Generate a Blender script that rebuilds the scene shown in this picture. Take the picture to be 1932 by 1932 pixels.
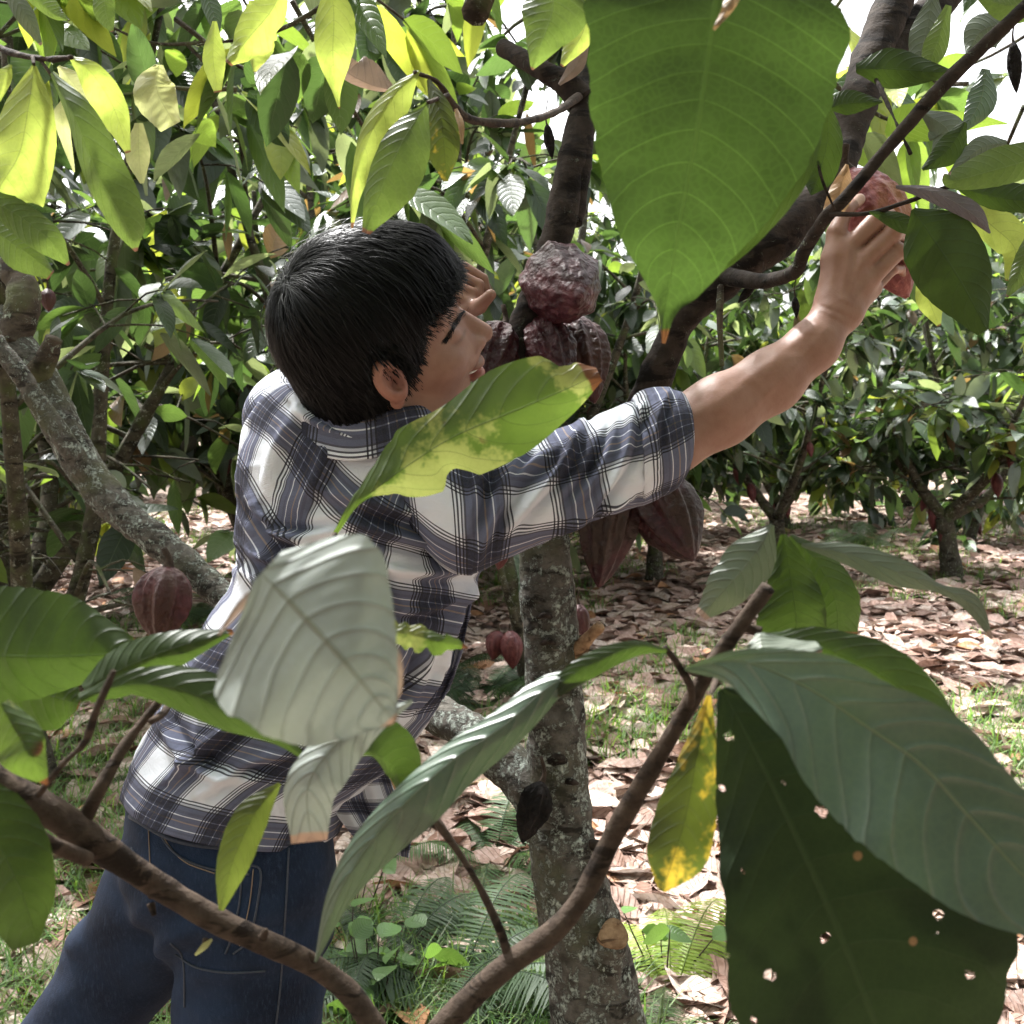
import bpy, math, random, time
import numpy as np
from mathutils import Vector, Matrix, noise as mnoise
from mathutils.bvhtree import BVHTree
R = math.radians
scene = bpy.context.scene
for o in list(bpy.data.objects): bpy.data.objects.remove(o)
COL = scene.collection

# ------------------------------------------------------------------ camera
CAMH = 1.40
PITCH = math.atan(193 / 2025)
cd = bpy.data.cameras.new('camera'); cam = bpy.data.objects.new('camera', cd); COL.objects.link(cam)
cam.location = (0, 0, CAMH); cam.rotation_euler = (math.pi / 2 - PITCH, 0, 0)
cd.sensor_width = 36; cd.angle = 2 * math.atan(966 / 2025)
cd.clip_start = 0.02; cd.clip_end = 500
cd.dof.use_dof = True; cd.dof.focus_distance = 1.25; cd.dof.aperture_fstop = 18
scene.camera = cam
# ------------------------------------------------------------------ light
SUN_EL, SUN_AZ = R(58), R(-38)        # azimuth measured from +Y towards +X: behind the scene, to the left
w = bpy.data.worlds.new('World'); scene.world = w; w.use_nodes = True
nt = w.node_tree; nt.nodes.clear()
sky = nt.nodes.new('ShaderNodeTexSky'); sky.sky_type = 'NISHITA'; sky.sun_disc = False
sky.sun_elevation = SUN_EL; sky.sun_rotation = SUN_AZ
sky.air_density = 1.0; sky.dust_density = 6.0; sky.ozone_density = 1.0
hs = nt.nodes.new('ShaderNodeHueSaturation'); hs.inputs['Saturation'].default_value = 0.16
bg = nt.nodes.new('ShaderNodeBackground'); bg.inputs['Strength'].default_value = 0.15
wo = nt.nodes.new('ShaderNodeOutputWorld')
nt.links.new(sky.outputs[0], hs.inputs['Color']); nt.links.new(hs.outputs[0], bg.inputs['Color']); nt.links.new(bg.outputs[0], wo.inputs[0])
sl = bpy.data.lights.new('sun', 'SUN'); sl.energy = 4.0; sl.angle = R(3); sl.color = (1.0, .99, .97)
so = bpy.data.objects.new('sun', sl); COL.objects.link(so)
sdir = Vector((math.sin(SUN_AZ) * math.cos(SUN_EL), math.cos(SUN_AZ) * math.cos(SUN_EL), math.sin(SUN_EL)))
so.rotation_euler = sdir.to_track_quat('Z', 'Y').to_euler()
so.location = (0, 0, 8)
vs = scene.view_settings
vs.view_transform = 'Standard'; vs.look = 'None'; vs.gamma = 1; vs.exposure = 2.0
scene.render.engine = 'CYCLES'
cy = scene.cycles
cy.max_bounces = 7; cy.diffuse_bounces = 4; cy.transmission_bounces = 5; cy.glossy_bounces = 2; cy.transparent_max_bounces = 12
cy.use_denoising = True
cy.caustics_reflective = False; cy.caustics_refractive = False

# ------------------------------------------------------------------ picture <-> place
FWD = np.array([0, math.cos(PITCH), -math.sin(PITCH)]); UPV = np.array([0, math.sin(PITCH), math.cos(PITCH)]); RGT = np.array([1., 0, 0])
CAMP = np.array([0, 0, CAMH])
def P(x, y, d):
    """a point at depth d metres seen in direction (x, y); broadcasts"""
    x = np.asarray(x, float)[..., None]; y = np.asarray(y, float)[..., None]; d = np.asarray(d, float)[..., None]
    return CAMP + FWD * d + RGT * ((x - 966) / 2025 * d) - UPV * ((y - 966) / 2025 * d)
def proj(p):
    q = p - CAMP; d = q @ FWD
    return 966 + 2025 * (q @ RGT) / d, 966 - 2025 * (q @ UPV) / d, d

def cat(pts, n):
    """Catmull-Rom through rows of pts, n samples"""
    p = np.asarray(pts, float)
    if p.ndim == 1: p = p[:, None]
    if len(p) == 1: return np.repeat(p, n, 0)
    if len(p) == 2: 
        t = np.linspace(0, 1, n)[:, None]; return p[0] * (1 - t) + p[1] * t
    e = np.vstack([2 * p[0] - p[1], p, 2 * p[-1] - p[-2]])
    s = np.linspace(0, len(p) - 1, n); i = np.minimum(s.astype(int), len(p) - 2); f = (s - i)[:, None]
    a, b, c, d = e[i], e[i + 1], e[i + 2], e[i + 3]
    return .5 * (2 * b + (c - a) * f + (2 * a - 5 * b + 4 * c - d) * f ** 2 + (3 * b - a - 3 * c + d) * f ** 3)

def hash3(i, j, k, seed):
    h = (i * 73856093) ^ (j * 19349663) ^ (k * 83492791) ^ (seed * 2654435761 & 0x7fffffff)
    h = (h ^ (h >> 13)) * 1274126177 & 0x7fffffff
    return ((h ^ (h >> 16)) & 0xffff) / 65535.0
def vnoise(p, seed=0):
    """smooth value noise in [-1,1], p (N,3)"""
    p = np.asarray(p, float); i = np.floor(p).astype(np.int64); f = p - i; f = f * f * (3 - 2 * f)
    r = 0
    for dx in (0, 1):
        for dy in (0, 1):
            for dz in (0, 1):
                wgt = (f[:, 0] if dx else 1 - f[:, 0]) * (f[:, 1] if dy else 1 - f[:, 1]) * (f[:, 2] if dz else 1 - f[:, 2])
                r = r + wgt * hash3(i[:, 0] + dx, i[:, 1] + dy, i[:, 2] + dz, seed)
    return r * 2 - 1
def fbm(p, seed=0, o=3):
    r = 0; a = 1; s = 0
    for k in range(o):
        r = r + a * vnoise(p * 2 ** k, seed + k); s += a; a *= .5
    return r / s

# ------------------------------------------------------------------ mesh helpers
def mk(name, V, F, mat=None, parent=None, uv=None, col=None, smooth=True, link=True):
    """V (n,3), F (m,4) or (m,3) array or list; uv per vertex; col per vertex rgb"""
    V = np.asarray(V, np.float32); me = bpy.data.meshes.new(name)
    if isinstance(F, np.ndarray) :
        m, k = F.shape
        me.vertices.add(len(V)); me.vertices.foreach_set('co', V.ravel())
        me.loops.add(m * k); me.loops.foreach_set('vertex_index', F.astype(np.int32).ravel())
        me.polygons.add(m); me.polygons.foreach_set('loop_start', np.arange(0, m * k, k, dtype=np.int32))
        me.polygons.foreach_set('loop_total', np.full(m, k, np.int32))
        me.update(calc_edges=True)
    else:
        me.from_pydata([tuple(map(float, v)) for v in V], [], F); me.update()
    if smooth: me.polygons.foreach_set('use_smooth', np.ones(len(me.polygons), bool))
    if uv is not None:
        li = np.empty(len(me.loops), np.int32); me.loops.foreach_get('vertex_index', li)
        l = me.uv_layers.new(name='UVMap'); l.data.foreach_set('uv', np.asarray(uv, np.float32)[li].ravel())
    if col is not None:
        a = me.color_attributes.new('tint', 'FLOAT_COLOR', 'POINT')
        c = np.ones((len(V), 4), np.float32); c[:, :3] = col; a.data.foreach_set('color', c.ravel())
    if mat: me.materials.append(mat)
    me.validate()
    o = bpy.data.objects.new(name, me)
    if link: COL.objects.link(o)
    if parent: o.parent = parent
    return o
def tag(o, label=None, cat_=None, group=None, kind=None):
    if label: o['label'] = label
    if cat_: o['category'] = cat_
    if group: o['group'] = group
    if kind: o['kind'] = kind
    return o
def empty(name, loc, label, cat_, group=None):
    o = bpy.data.objects.new(name, None); COL.objects.link(o); o.empty_display_size = .05
    return tag(o, label, cat_, group)     # kept at the origin so world-space meshes can be parented directly
def setorigin(o, kids_loc):
    """put the Empty at its base, keep children where they are"""
    o.location = Vector(kids_loc)
    for c in bpy.data.objects:
        if c.parent == o: c.matrix_parent_inverse = Matrix.Translation(-Vector(kids_loc))

def grid_faces(n, m, wrap=False):
    """n rows, m columns; wrap closes the columns"""
    i = np.arange(n - 1)[:, None]; j = np.arange(m if wrap else m - 1)[None]
    j2 = (j + 1) % m
    return np.stack([i * m + j, i * m + j2, (i + 1) * m + j2, (i + 1) * m + j], -1).reshape(-1, 4)

def tube(pts, rad, sides=12, n=None, bump=0, seed=0, caps=True, knots=()):
    """swept tube through world points, returns V, F"""
    pts = np.asarray(pts, float); n = n or max(6, len(pts) * 6)
    c = cat(pts, n); r = cat(rad, n)[:, 0]
    t = np.gradient(c, axis=0); t /= np.linalg.norm(t, axis=1)[:, None] + 1e-9
    u = np.cross(t[0], [0.3, 0.2, 1.0]); 
    if np.linalg.norm(u) < 1e-3: u = np.cross(t[0], [1, 0, 0])
    u /= np.linalg.norm(u); U = []
    for k in range(n):
        u = u - t[k] * (u @ t[k]); u /= np.linalg.norm(u); U.append(u)
    U = np.array(U); W = np.cross(t, U)
    a = np.linspace(0, 2 * math.pi, sides, endpoint=False)
    V = c[:, None] + r[:, None, None] * (np.cos(a)[None, :, None] * U[:, None] + np.sin(a)[None, :, None] * W[:, None])
    V = V.reshape(-1, 3)
    if bump:
        d = V - np.repeat(c, sides, 0); L = np.repeat(r, sides)
        nz = fbm(V / max(bump * 4, .02) + seed, seed, 3) + .5 * fbm(V / max(bump * 12, .05), seed + 5, 2)
        V = np.repeat(c, sides, 0) + d * (1 + bump * nz / L)[:, None]
    F = grid_faces(n, sides, True)
    if caps:
        k0 = len(V); V = np.vstack([V, c[0] - t[0] * r[0] * .3, c[-1] + t[-1] * r[-1] * .3]); j = np.arange(sides); j2 = (j + 1) % sides
        c0 = np.stack([j2, j, np.full(sides, k0), np.full(sides, k0)], -1)
        b = (n - 1) * sides
        c1 = np.stack([b + j, b + j2, np.full(sides, k0 + 1), np.full(sides, k0 + 1)], -1)
        return V, F, np.vstack([c0[:, :3], c1[:, :3]])
    return V, F, None
class MB:
    """collects shapes that belong to ONE object"""
    def __init__(s): s.V = []; s.F = []; s.T = []; s.n = 0
    def add(s, V, F=None, T=None):
        s.V.append(V)
        if F is not None: s.F.append(F + s.n)
        if T is not None: s.T.append(T + s.n)
        s.n += len(V)
    def tube(s, *a, **k): s.add(*tube(*a, **k)); return s
    def obj(s, name, mat, parent=None, **k):
        V = np.vstack(s.V); F = []
        for f in s.F: F += f.tolist()
        for f in s.T: F += f.tolist()
        return mk(name, V, F, mat, parent, **k)

# ------------------------------------------------------------------ signed-distance modelling (bodies, jeans, hair)
def smin(a, b, k):
    h = np.clip(.5 + .5 * (b - a) / k, 0, 1); return b * (1 - h) + a * h - k * h * (1 - h)
class SDF:
    def __init__(s): s.p = []
    def cone(s, a, b, ra, rb, k=.01, op='add'):
        a = np.array(a, float); b = np.array(b, float); c = (a + b) / 2; R_ = np.linalg.norm(a - b) / 2 + max(ra, rb)
        def f(p):
            ab = b - a; h = np.clip(((p - a) @ ab) / (ab @ ab + 1e-12), 0, 1)
            return np.linalg.norm(p - a - h[:, None] * ab, axis=1) - (ra + (rb - ra) * h)
        s.p.append((f, c, R_, k, op)); return s
    def ell(s, c, r, M=None, k=.01, op='add'):
        c = np.array(c, float); r = np.array(r, float); M = np.eye(3) if M is None else np.array(M)   # rows of M: local axes in world
        def f(p):
            q = (p - c) @ M.T; k0 = np.linalg.norm(q / r, axis=1); k1 = np.linalg.norm(q / r ** 2, axis=1)
            return k0 * (k0 - 1) / (k1 + 1e-9)
        s.p.append((f, c, max(r), k, op)); return s
    def ev(s, p, c=None, rad=None):
        d = np.full(len(p), 1.0)
        for f, pc, pr, k, op in s.p:
            if c is not None and np.linalg.norm(c - pc) - pr - rad > k + .012: continue
            v = f(p)
            d = smin(d, v, k) if op == 'add' else -smin(-d, v, k)
        return d
    def mesh(s, res, B=20):
        lo = np.min([c - r for f, c, r, k, op in s.p if op == 'add'], 0) - .02; hi = np.max([c + r for f, c, r, k, op in s.p if op == 'add'], 0) + .02
        nb = np.ceil((hi - lo) / (res * B)).astype(int); N = nb * B + 4
        rad = res * B * .87
        I = np.stack(np.meshgrid(*[np.arange(B + 1)] * 3, indexing='ij'), -1).reshape(-1, 3)
        keyv, pos, quads = [], [], []
        cen = (np.stack(np.meshgrid(*[np.arange(q) for q in nb], indexing='ij'), -1).reshape(-1, 3))
        key = lambda g: (g[..., 0] * N[1] + g[..., 1]) * N[2] + g[..., 2]
        for bi in cen:
            c = lo + (bi + .5) * B * res
            near = [q for q in s.p if np.linalg.norm(c - q[1]) - q[2] - rad < .02]
            if not near: continue
            if abs(s.ev(c[None], c, rad)[0]) > rad + .035: continue
            g0 = bi * B; p = lo + (g0 + I) * res
            D = s.ev(p, c, rad).reshape(B + 1, B + 1, B + 1)
            if D.min() > 0 or D.max() < 0: continue
            S = D < 0
            cnt = sum(S[a:B + a, b:B + b, e:B + e].astype(int) for a in (0, 1) for b in (0, 1) for e in (0, 1))
            act = np.argwhere((cnt > 0) & (cnt < 8))
            if len(act):
                acc = np.zeros((len(act), 3)); n = np.zeros(len(act))
                for ax in range(3):
                    o1, o2 = [q for q in range(3) if q != ax]
                    for a in (0, 1):
                        for b in (0, 1):
                            q0 = act.copy(); q0[:, o1] += a; q0[:, o2] += b; q1 = q0.copy(); q1[:, ax] += 1
                            d0 = D[tuple(q0.T)]; d1 = D[tuple(q1.T)]; m = (d0 < 0) != (d1 < 0)
                            t = np.where(m, d0 / (d0 - d1 + 1e-20), 0)
                            pt = q0 + 0.0; pt[:, ax] += t
                            acc += pt * m[:, None]; n += m
                keyv.append(key(act + g0)); pos.append(lo + (g0 + acc / n[:, None]) * res)
            for ax in range(3):
                o1, o2 = (ax + 1) % 3, (ax + 2) % 3
                A = np.take(S, range(0, B), ax); C_ = np.take(S, range(1, B + 1), ax)
                A = np.take(np.take(A, range(0, B), o1), range(0, B), o2); C_ = np.take(np.take(C_, range(0, B), o1), range(0, B), o2)
                e = np.argwhere(A != C_)
                if not len(e): continue
                fl = A[tuple(e.T)]; g = e + g0
                def sh(a, b):
                    q = g.copy(); q[:, o1] -= a; q[:, o2] -= b; return key(q)
                q = np.stack([sh(1, 1), sh(0, 1), sh(0, 0), sh(1, 0)], -1)
                q[~fl] = q[~fl][:, ::-1]; quads.append(q)
        K = np.concatenate(keyv); X = np.vstack(pos); Q = np.vstack(quads)
        K, ix = np.unique(K, return_index=True); X = X[ix]
        J = np.searchsorted(K, Q); J = np.clip(J, 0, len(K) - 1); ok = (K[J] == Q).all(1)
        return X, J[ok]

# ------------------------------------------------------------------ materials
class NT:
    def __init__(s, name):
        s.m = bpy.data.materials.new(name); s.m.use_nodes = True; s.t = s.m.node_tree; s.t.nodes.clear()
    def n(s, ty, **k):
        q = s.t.nodes.new(ty)
        for a, b in k.items(): setattr(q, a, b)
        return q
    def set(s, sock, v):
        if isinstance(v, bpy.types.NodeSocket): s.t.links.new(v, sock)
        elif isinstance(v, (tuple, list)) and len(v) == 3 and sock.type == 'RGBA': sock.default_value = (*v, 1)
        else: sock.default_value = v
    def math(s, op, a, b=0.0, c=None, clamp=False):
        q = s.n('ShaderNodeMath', operation=op, use_clamp=clamp); s.set(q.inputs[0], a); s.set(q.inputs[1], b)
        if c is not None: s.set(q.inputs[2], c)
        return q.outputs[0]
    def mix(s, f, a, b, mode='MIX'):
        q = s.n('ShaderNodeMix', data_type='RGBA', blend_type=mode); s.set(q.inputs[0], f); s.set(q.inputs[6], a); s.set(q.inputs[7], b); return q.outputs[2]
    def noise(s, co, scale, detail=3, rough=.55, dist=0):
        q = s.n('ShaderNodeTexNoise'); s.set(q.inputs['Scale'], scale); q.inputs['Detail'].default_value = detail; q.inputs['Roughness'].default_value = rough
        q.inputs['Distortion'].default_value = dist
        if co is not None: s.set(q.inputs['Vector'], co)
        return q.outputs['Fac']
    def ramp(s, f, stops, interp='LINEAR'):
        q = s.n('ShaderNodeValToRGB'); cr = q.color_ramp; cr.interpolation = interp
        while len(cr.elements) < len(stops): cr.elements.new(1)
        for e, (p, c) in zip(cr.elements, stops):
            e.position = p; e.color = (c, c, c, 1) if not isinstance(c, (tuple, list)) else (*c, 1)
        s.set(q.inputs[0], f); return q.outputs[0]
    def step(s, v, a, b):
        q = s.n('ShaderNodeMapRange'); q.interpolation_type = 'SMOOTHSTEP'; s.set(q.inputs[0], v); q.inputs[1].default_value = a; q.inputs[2].default_value = b
        q.inputs[3].default_value = 0; q.inputs[4].default_value = 1; return q.outputs[0]
    def co(s, which='Object'): return s.n('ShaderNodeTexCoord').outputs[which]
    def mapping(s, co, scale=(1, 1, 1), rot=(0, 0, 0)):
        q = s.n('ShaderNodeMapping'); s.set(q.inputs[0], co); q.inputs['Scale'].default_value = scale; q.inputs['Rotation'].default_value = rot; return q.outputs[0]
    def bump(s, h, st=.5, dist=.01):
        q = s.n('ShaderNodeBump'); q.inputs['Strength'].default_value = st; q.inputs['Distance'].default_value = dist; s.set(q.inputs['Height'], h); return q.outputs[0]
    def bsdf(s, col, rough=.5, normal=None, spec=.5, **k):
        q = s.n('ShaderNodeBsdfPrincipled'); s.set(q.inputs['Base Color'], col); s.set(q.inputs['Roughness'], rough); s.set(q.inputs['Specular IOR Level'], spec)
        if normal is not None: s.set(q.inputs['Normal'], normal)
        for a, b in k.items(): s.set(q.inputs[a.replace('_', ' ')], b)
        return q.outputs[0]
    def out(s, sh):
        q = s.n('ShaderNodeOutputMaterial'); s.set(q.inputs[0], sh); return s.m
    def mixsh(s, f, a, b):
        q = s.n('ShaderNodeMixShader'); s.set(q.inputs[0], f); s.set(q.inputs[1], a)
        if b: s.set(q.inputs[2], b)
        return q.outputs[0]

def leaf_mat(name, base, trans, vein=None, patch=None, patch_amt=.5, tip=None, nv=11, rough=.42, tfac=.42, holes=0, spots=None, crown=False, bumpd=.0012, vstr=.9, vt=.45, spec=.5):
    t = NT(name); uv = t.co('UV'); ob = t.co('Object')
    sep = t.n('ShaderNodeSeparateXYZ'); t.set(sep.inputs[0], uv); U, Vv = sep.outputs[0], sep.outputs[1]
    a = t.math('ABSOLUTE', t.math('MULTIPLY_ADD', Vv, 2.0, -1.0))
    if crown:
        at = t.n('ShaderNodeAttribute', attribute_name='tint'); col = at.outputs['Color']
        n1 = t.noise(ob, 30, 2)
        col = t.mix(t.math('MULTIPLY', n1, .5), col, t.mix(1.0, col, (.45, .5, .4), 'MULTIPLY'))
        tc = t.mix(1.0, col, (2.0, 1.9, .85), 'MULTIPLY')
    else:
        n1 = t.noise(ob, 22, 4); n2 = t.noise(ob, 90, 3)
        col = t.mix(t.step(n1, .3, .75), base, tuple(c * .62 for c in base)); tc = t.mix(t.step(n1, .3, .75), trans, tuple(c * .72 for c in trans))
        col = t.mix(t.math('MULTIPLY', n2, .25), col, tuple(min(1, c * 1.5 + .01) for c in base))
        tc = t.mix(t.step(n2, .45, .8), tc, t.mix(1.0, tc, (.8, .85, .7), 'MULTIPLY'))
    if patch:
        n3 = t.noise(ob, 16, 5, .7); m = t.step(n3, .62 - patch_amt * .25, .68 - patch_amt * .2)
        col = t.mix(m, col, patch); tc = t.mix(m, tc, tuple(min(1, c * 1.3) for c in patch))
    # veins: secondary veins curve from the midrib to the tip side of the edge
    q = t.math('SUBTRACT', t.math('MULTIPLY', U, float(nv)), t.math('MULTIPLY', t.math('POWER', a, 1.5), 1.9))
    wob = t.math('MULTIPLY', t.noise(ob, 14, 1), .5)
    q = t.math('ADD', q, wob)
    fr = t.math('FRACT', q); d = t.math('ABSOLUTE', t.math('SUBTRACT', fr, .5))     # .5 on the vein, 0 half way
    vm = t.step(d, .462, .498); mid = t.math('SUBTRACT', 1.0, t.step(a, .006, .035))
    vmask = t.math('MAXIMUM', t.math('MULTIPLY', vm, t.math('MULTIPLY', t.noise(ob, 20, 2), vstr), clamp=True), mid)
    vc = vein or tuple(min(1, c * 1.7 + .02) for c in (base or (0, 0, 0)))
    if not crown:
        col = t.mix(t.math('MULTIPLY', vmask, .7), col, vc); tc = t.mix(t.math('MULTIPLY', vm, .6), tc, tuple(c * vt for c in trans)); tc = t.mix(t.math('MULTIPLY', mid, .6), tc, tuple(c * .4 for c in trans))
        rt = t.n('ShaderNodeTexVoronoi', feature='DISTANCE_TO_EDGE'); t.set(rt.inputs['Vector'], ob); rt.inputs['Scale'].default_value = 230; ret = t.math('SUBTRACT', 1.0, t.step(rt.outputs['Distance'], .02, .16))
        col = t.mix(t.math('MULTIPLY', ret, .09), col, vc); tc = t.mix(t.math('MULTIPLY', ret, .09), tc, tuple(min(1, c * 1.5) for c in trans))
    else:
        col = t.mix(t.math('MULTIPLY', vmask, .5), col, t.mix(.5, col, (.25, .32, .15)))
    if tip:
        tm = t.step(t.math('ADD', U, t.math('MULTIPLY', t.math('SUBTRACT', t.noise(ob, 60, 2), .5), .06)), tip[0], tip[0] + .015)
        col = t.mix(tm, col, tip[1]); tc = t.mix(tm, tc, tuple(c * .5 for c in tip[1]))
    if spots:
        vo = t.n('ShaderNodeTexVoronoi'); t.set(vo.inputs['Vector'], t.mapping(ob, (1, 1, 1))); vo.inputs['Scale'].default_value = spots[0]
        sm = t.math('MULTIPLY', t.math('SUBTRACT', 1.0, t.step(vo.outputs['Distance'], .08, .13)), t.step(t.noise(ob, 13, 2), .5, .56))
        col = t.mix(sm, col, spots[1]); tc = t.mix(sm, tc, tuple(c * .4 for c in spots[1]))
    h = t.math('ADD', t.math('MULTIPLY', t.math('POWER', t.math('MULTIPLY', d, 2.0), 5.0), -.55), t.math('MULTIPLY', t.noise(ob, 160, 3), .16)); h = t.math('ADD', h, t.math('MULTIPLY', t.noise(ob, 28, 3), .5))
    h = t.math('SUBTRACT', h, t.math('MULTIPLY', mid, .6))
    nr = t.bump(h, .8, bumpd)
    r2 = t.math('ADD', rough - .08, t.math('MULTIPLY', t.noise(ob, 35, 3), .2))
    sh = t.mixsh(tfac, t.bsdf(col, r2, nr, spec), 0)
    tr = t.n('ShaderNodeBsdfTranslucent'); t.set(tr.inputs['Color'], tc)
    msh = sh.node; t.set(msh.inputs[2], tr.outputs[0])
    if holes:
        vo = t.n('ShaderNodeTexVoronoi'); t.set(vo.inputs['Vector'], ob); vo.inputs['Scale'].default_value = holes
        vo.inputs['Randomness'].default_value = 1
        hm = t.math('MULTIPLY', t.math('SUBTRACT', 1.0, t.step(t.math('ADD', vo.outputs['Distance'], t.math('MULTIPLY', t.noise(ob, 260, 3), .32)), .27, .30)), t.step(t.noise(ob, 9, 1), .44, .46))
        tp = t.n('ShaderNodeBsdfTransparent'); sh = t.mixsh(hm, sh, tp.outputs[0])
    return t.out(sh)

def bark_mat(name, c1, c2, lichen=None, lich=.5, moss=None, scale=40, bd=.004):
    t = NT(name); ob = t.co('Object')
    n1 = t.noise(ob, scale, 6, .65); n2 = t.noise(t.mapping(ob, (1, 1, 3)), scale * .35, 4, .6, .6)
    col = t.mix(t.step(n1, .3, .7), c1, c2); col = t.mix(t.step(n2, .52, .62), col, tuple(c * .5 for c in c1))
    if moss: col = t.mix(t.step(t.noise(ob, 9, 4), .48, .68), col, moss)
    h = t.math('ADD', t.math('MULTIPLY', n1, 1.0), t.math('MULTIPLY', n2, .8))
    if lichen:
        n3 = t.noise(ob, 38, 8, .78, .5); m = t.step(n3, .60 - lich * .12, .63 - lich * .12)
        m2 = t.math('MULTIPLY', m, t.step(t.noise(ob, 170, 4, .7), .40, .6))
        col = t.mix(m2, col, lichen); h = t.math('ADD', h, t.math('MULTIPLY', m2, .4))
    nr = t.bump(h, .9, bd)
    return t.out(t.bsdf(col, .9, nr, .15))

M = {}
M['twig'] = bark_mat('twig_bark', (.030, .021, .016), (.068, .049, .037), scale=90, bd=.003)
M['bark'] = bark_mat('bark', (.038, .029, .022), (.085, .066, .050), lichen=(.30, .33, .27), lich=.35, moss=(.085, .09, .045))
M['bark_lichen'] = bark_mat('bark_lichen', (.045, .040, .033), (.135, .124, .108), lichen=(.40, .44, .39), lich=.8, moss=(.085, .085, .055), scale=55, bd=.010)
M['bark_dark'] = bark_mat('bark_dark', (.016, .012, .010), (.040, .030, .024), lichen=(.12, .13, .10), lich=.1)
M['bark_far'] = bark_mat('bark_far', (.035, .03, .022), (.085, .075, .055), lichen=(.3, .32, .27), lich=.3, moss=(.06, .07, .03), scale=25)
M['cutwood'] = bark_mat('cut_wood', (.16, .09, .05), (.33, .22, .13), scale=60)
# ------------------------------------------------------------------ ground
def gz(x, y):
    p = np.stack([np.asarray(x, float).ravel() * .8, np.asarray(y, float).ravel() * .8, np.zeros(np.size(x))], -1)
    return (.05 * vnoise(p, 3) + .025 * vnoise(p * 3.1, 4)).reshape(np.shape(x))
def G(x, y, dz=0.0):
    """where the line of sight (x, y) meets level ground"""
    a = P(x, y, 1.0) - CAMP; s = -(CAMH - dz) / a[2]; q = CAMP + a * s
    return np.array([q[0], q[1], dz])
ax_ = np.unique(np.concatenate([np.linspace(-150, -14, 12), np.linspace(-14, 14, 160), np.linspace(14, 150, 12)]))
ay_ = np.unique(np.concatenate([np.linspace(-60, 0, 6), np.linspace(0, 24, 150), np.linspace(24, 220, 14)]))
gx, gy = np.meshgrid(ax_, ay_)
V = np.stack([gx, gy, gz(gx, gy)], -1).reshape(-1, 3)
t = NT('soil'); ob = t.co('Object')
vo = t.n('ShaderNodeTexVoronoi'); t.set(vo.inputs['Vector'], t.mapping(ob, (1, 1.6, 1))); vo.inputs['Scale'].default_value = 9
c = t.mix(t.noise(ob, 6, 5), (.10, .07, .05), (.22, .16, .12)); c = t.mix(t.math('MULTIPLY', t.noise(vo.outputs['Color'], 3, 1), .8), c, (.42, .33, .28))
c = t.mix(t.step(t.noise(ob, 1.3, 5, .65), .56, .64), c, (.06, .085, .03))
nr = t.bump(t.math('ADD', t.noise(ob, 30, 5), vo.outputs['Distance']), .8, .03)
ground = mk('ground', V, grid_faces(len(ay_), len(ax_)), t.out(t.bsdf(c, .9, nr, .2)))
tag(ground, 'brown orchard soil under a carpet of dry fallen leaves', 'ground', kind='structure')

# ------------------------------------------------------------------ many small leaves at once
def leaf_batch(rng, O, D, L, W, droop, tint, curl=.12, nt_=6, roll=None, upb=(0, 0, 1.0), wav=.0, shape=.85):
    n = len(O); D = D / (np.linalg.norm(D, axis=1)[:, None] + 1e-9)
    up = np.array(upb) + rng.normal(0, .55, (n, 3)) if roll is None else roll
    S = np.cross(D, up); S /= np.linalg.norm(S, axis=1)[:, None] + 1e-9; Nn = np.cross(S, D)
    T = np.linspace(0, 1, nt_); w = np.sin(math.pi * np.clip(T, 0.02, .985) ** shape) ** .75; w[0] = .08; w[-1] = .02
    t_, s_ = np.meshgrid(T, [-1., 0., 1.], indexing='ij'); w_ = np.repeat(w[:, None], 3, 1)
    t_, s_, w_ = t_.ravel(), s_.ravel(), w_.ravel(); k = len(t_)
    L_ = L[:, None]; W_ = W[:, None]
    bend = droop[:, None] * L_ * t_[None] ** 2
    ph = rng.uniform(0, 6.3, (n, 1))
    V = O[:, None] + D[:, None] * (L_ * t_)[..., None] + S[:, None] * (W_ * s_ * w_)[..., None] + Nn[:, None] * ((W_ * np.abs(s_) * w_ * curl) + wav * L_ * np.sin(t_ * 7 + ph + s_ * 1.7))[..., None]
    V[..., 2] -= bend
    F = grid_faces(nt_, 3)[None] + (np.arange(n) * k)[:, None, None]
    uv = np.tile(np.stack([t_, s_ * .5 + .5], -1), (n, 1))
    return V.reshape(-1, 3), F.reshape(-1, 4), uv, np.repeat(tint, k, 0)

M['crown'] = leaf_mat('cacao_leaves', None, None, crown=True, nv=9, rough=.34, tfac=.42, bumpd=.003, spec=.6)

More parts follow.
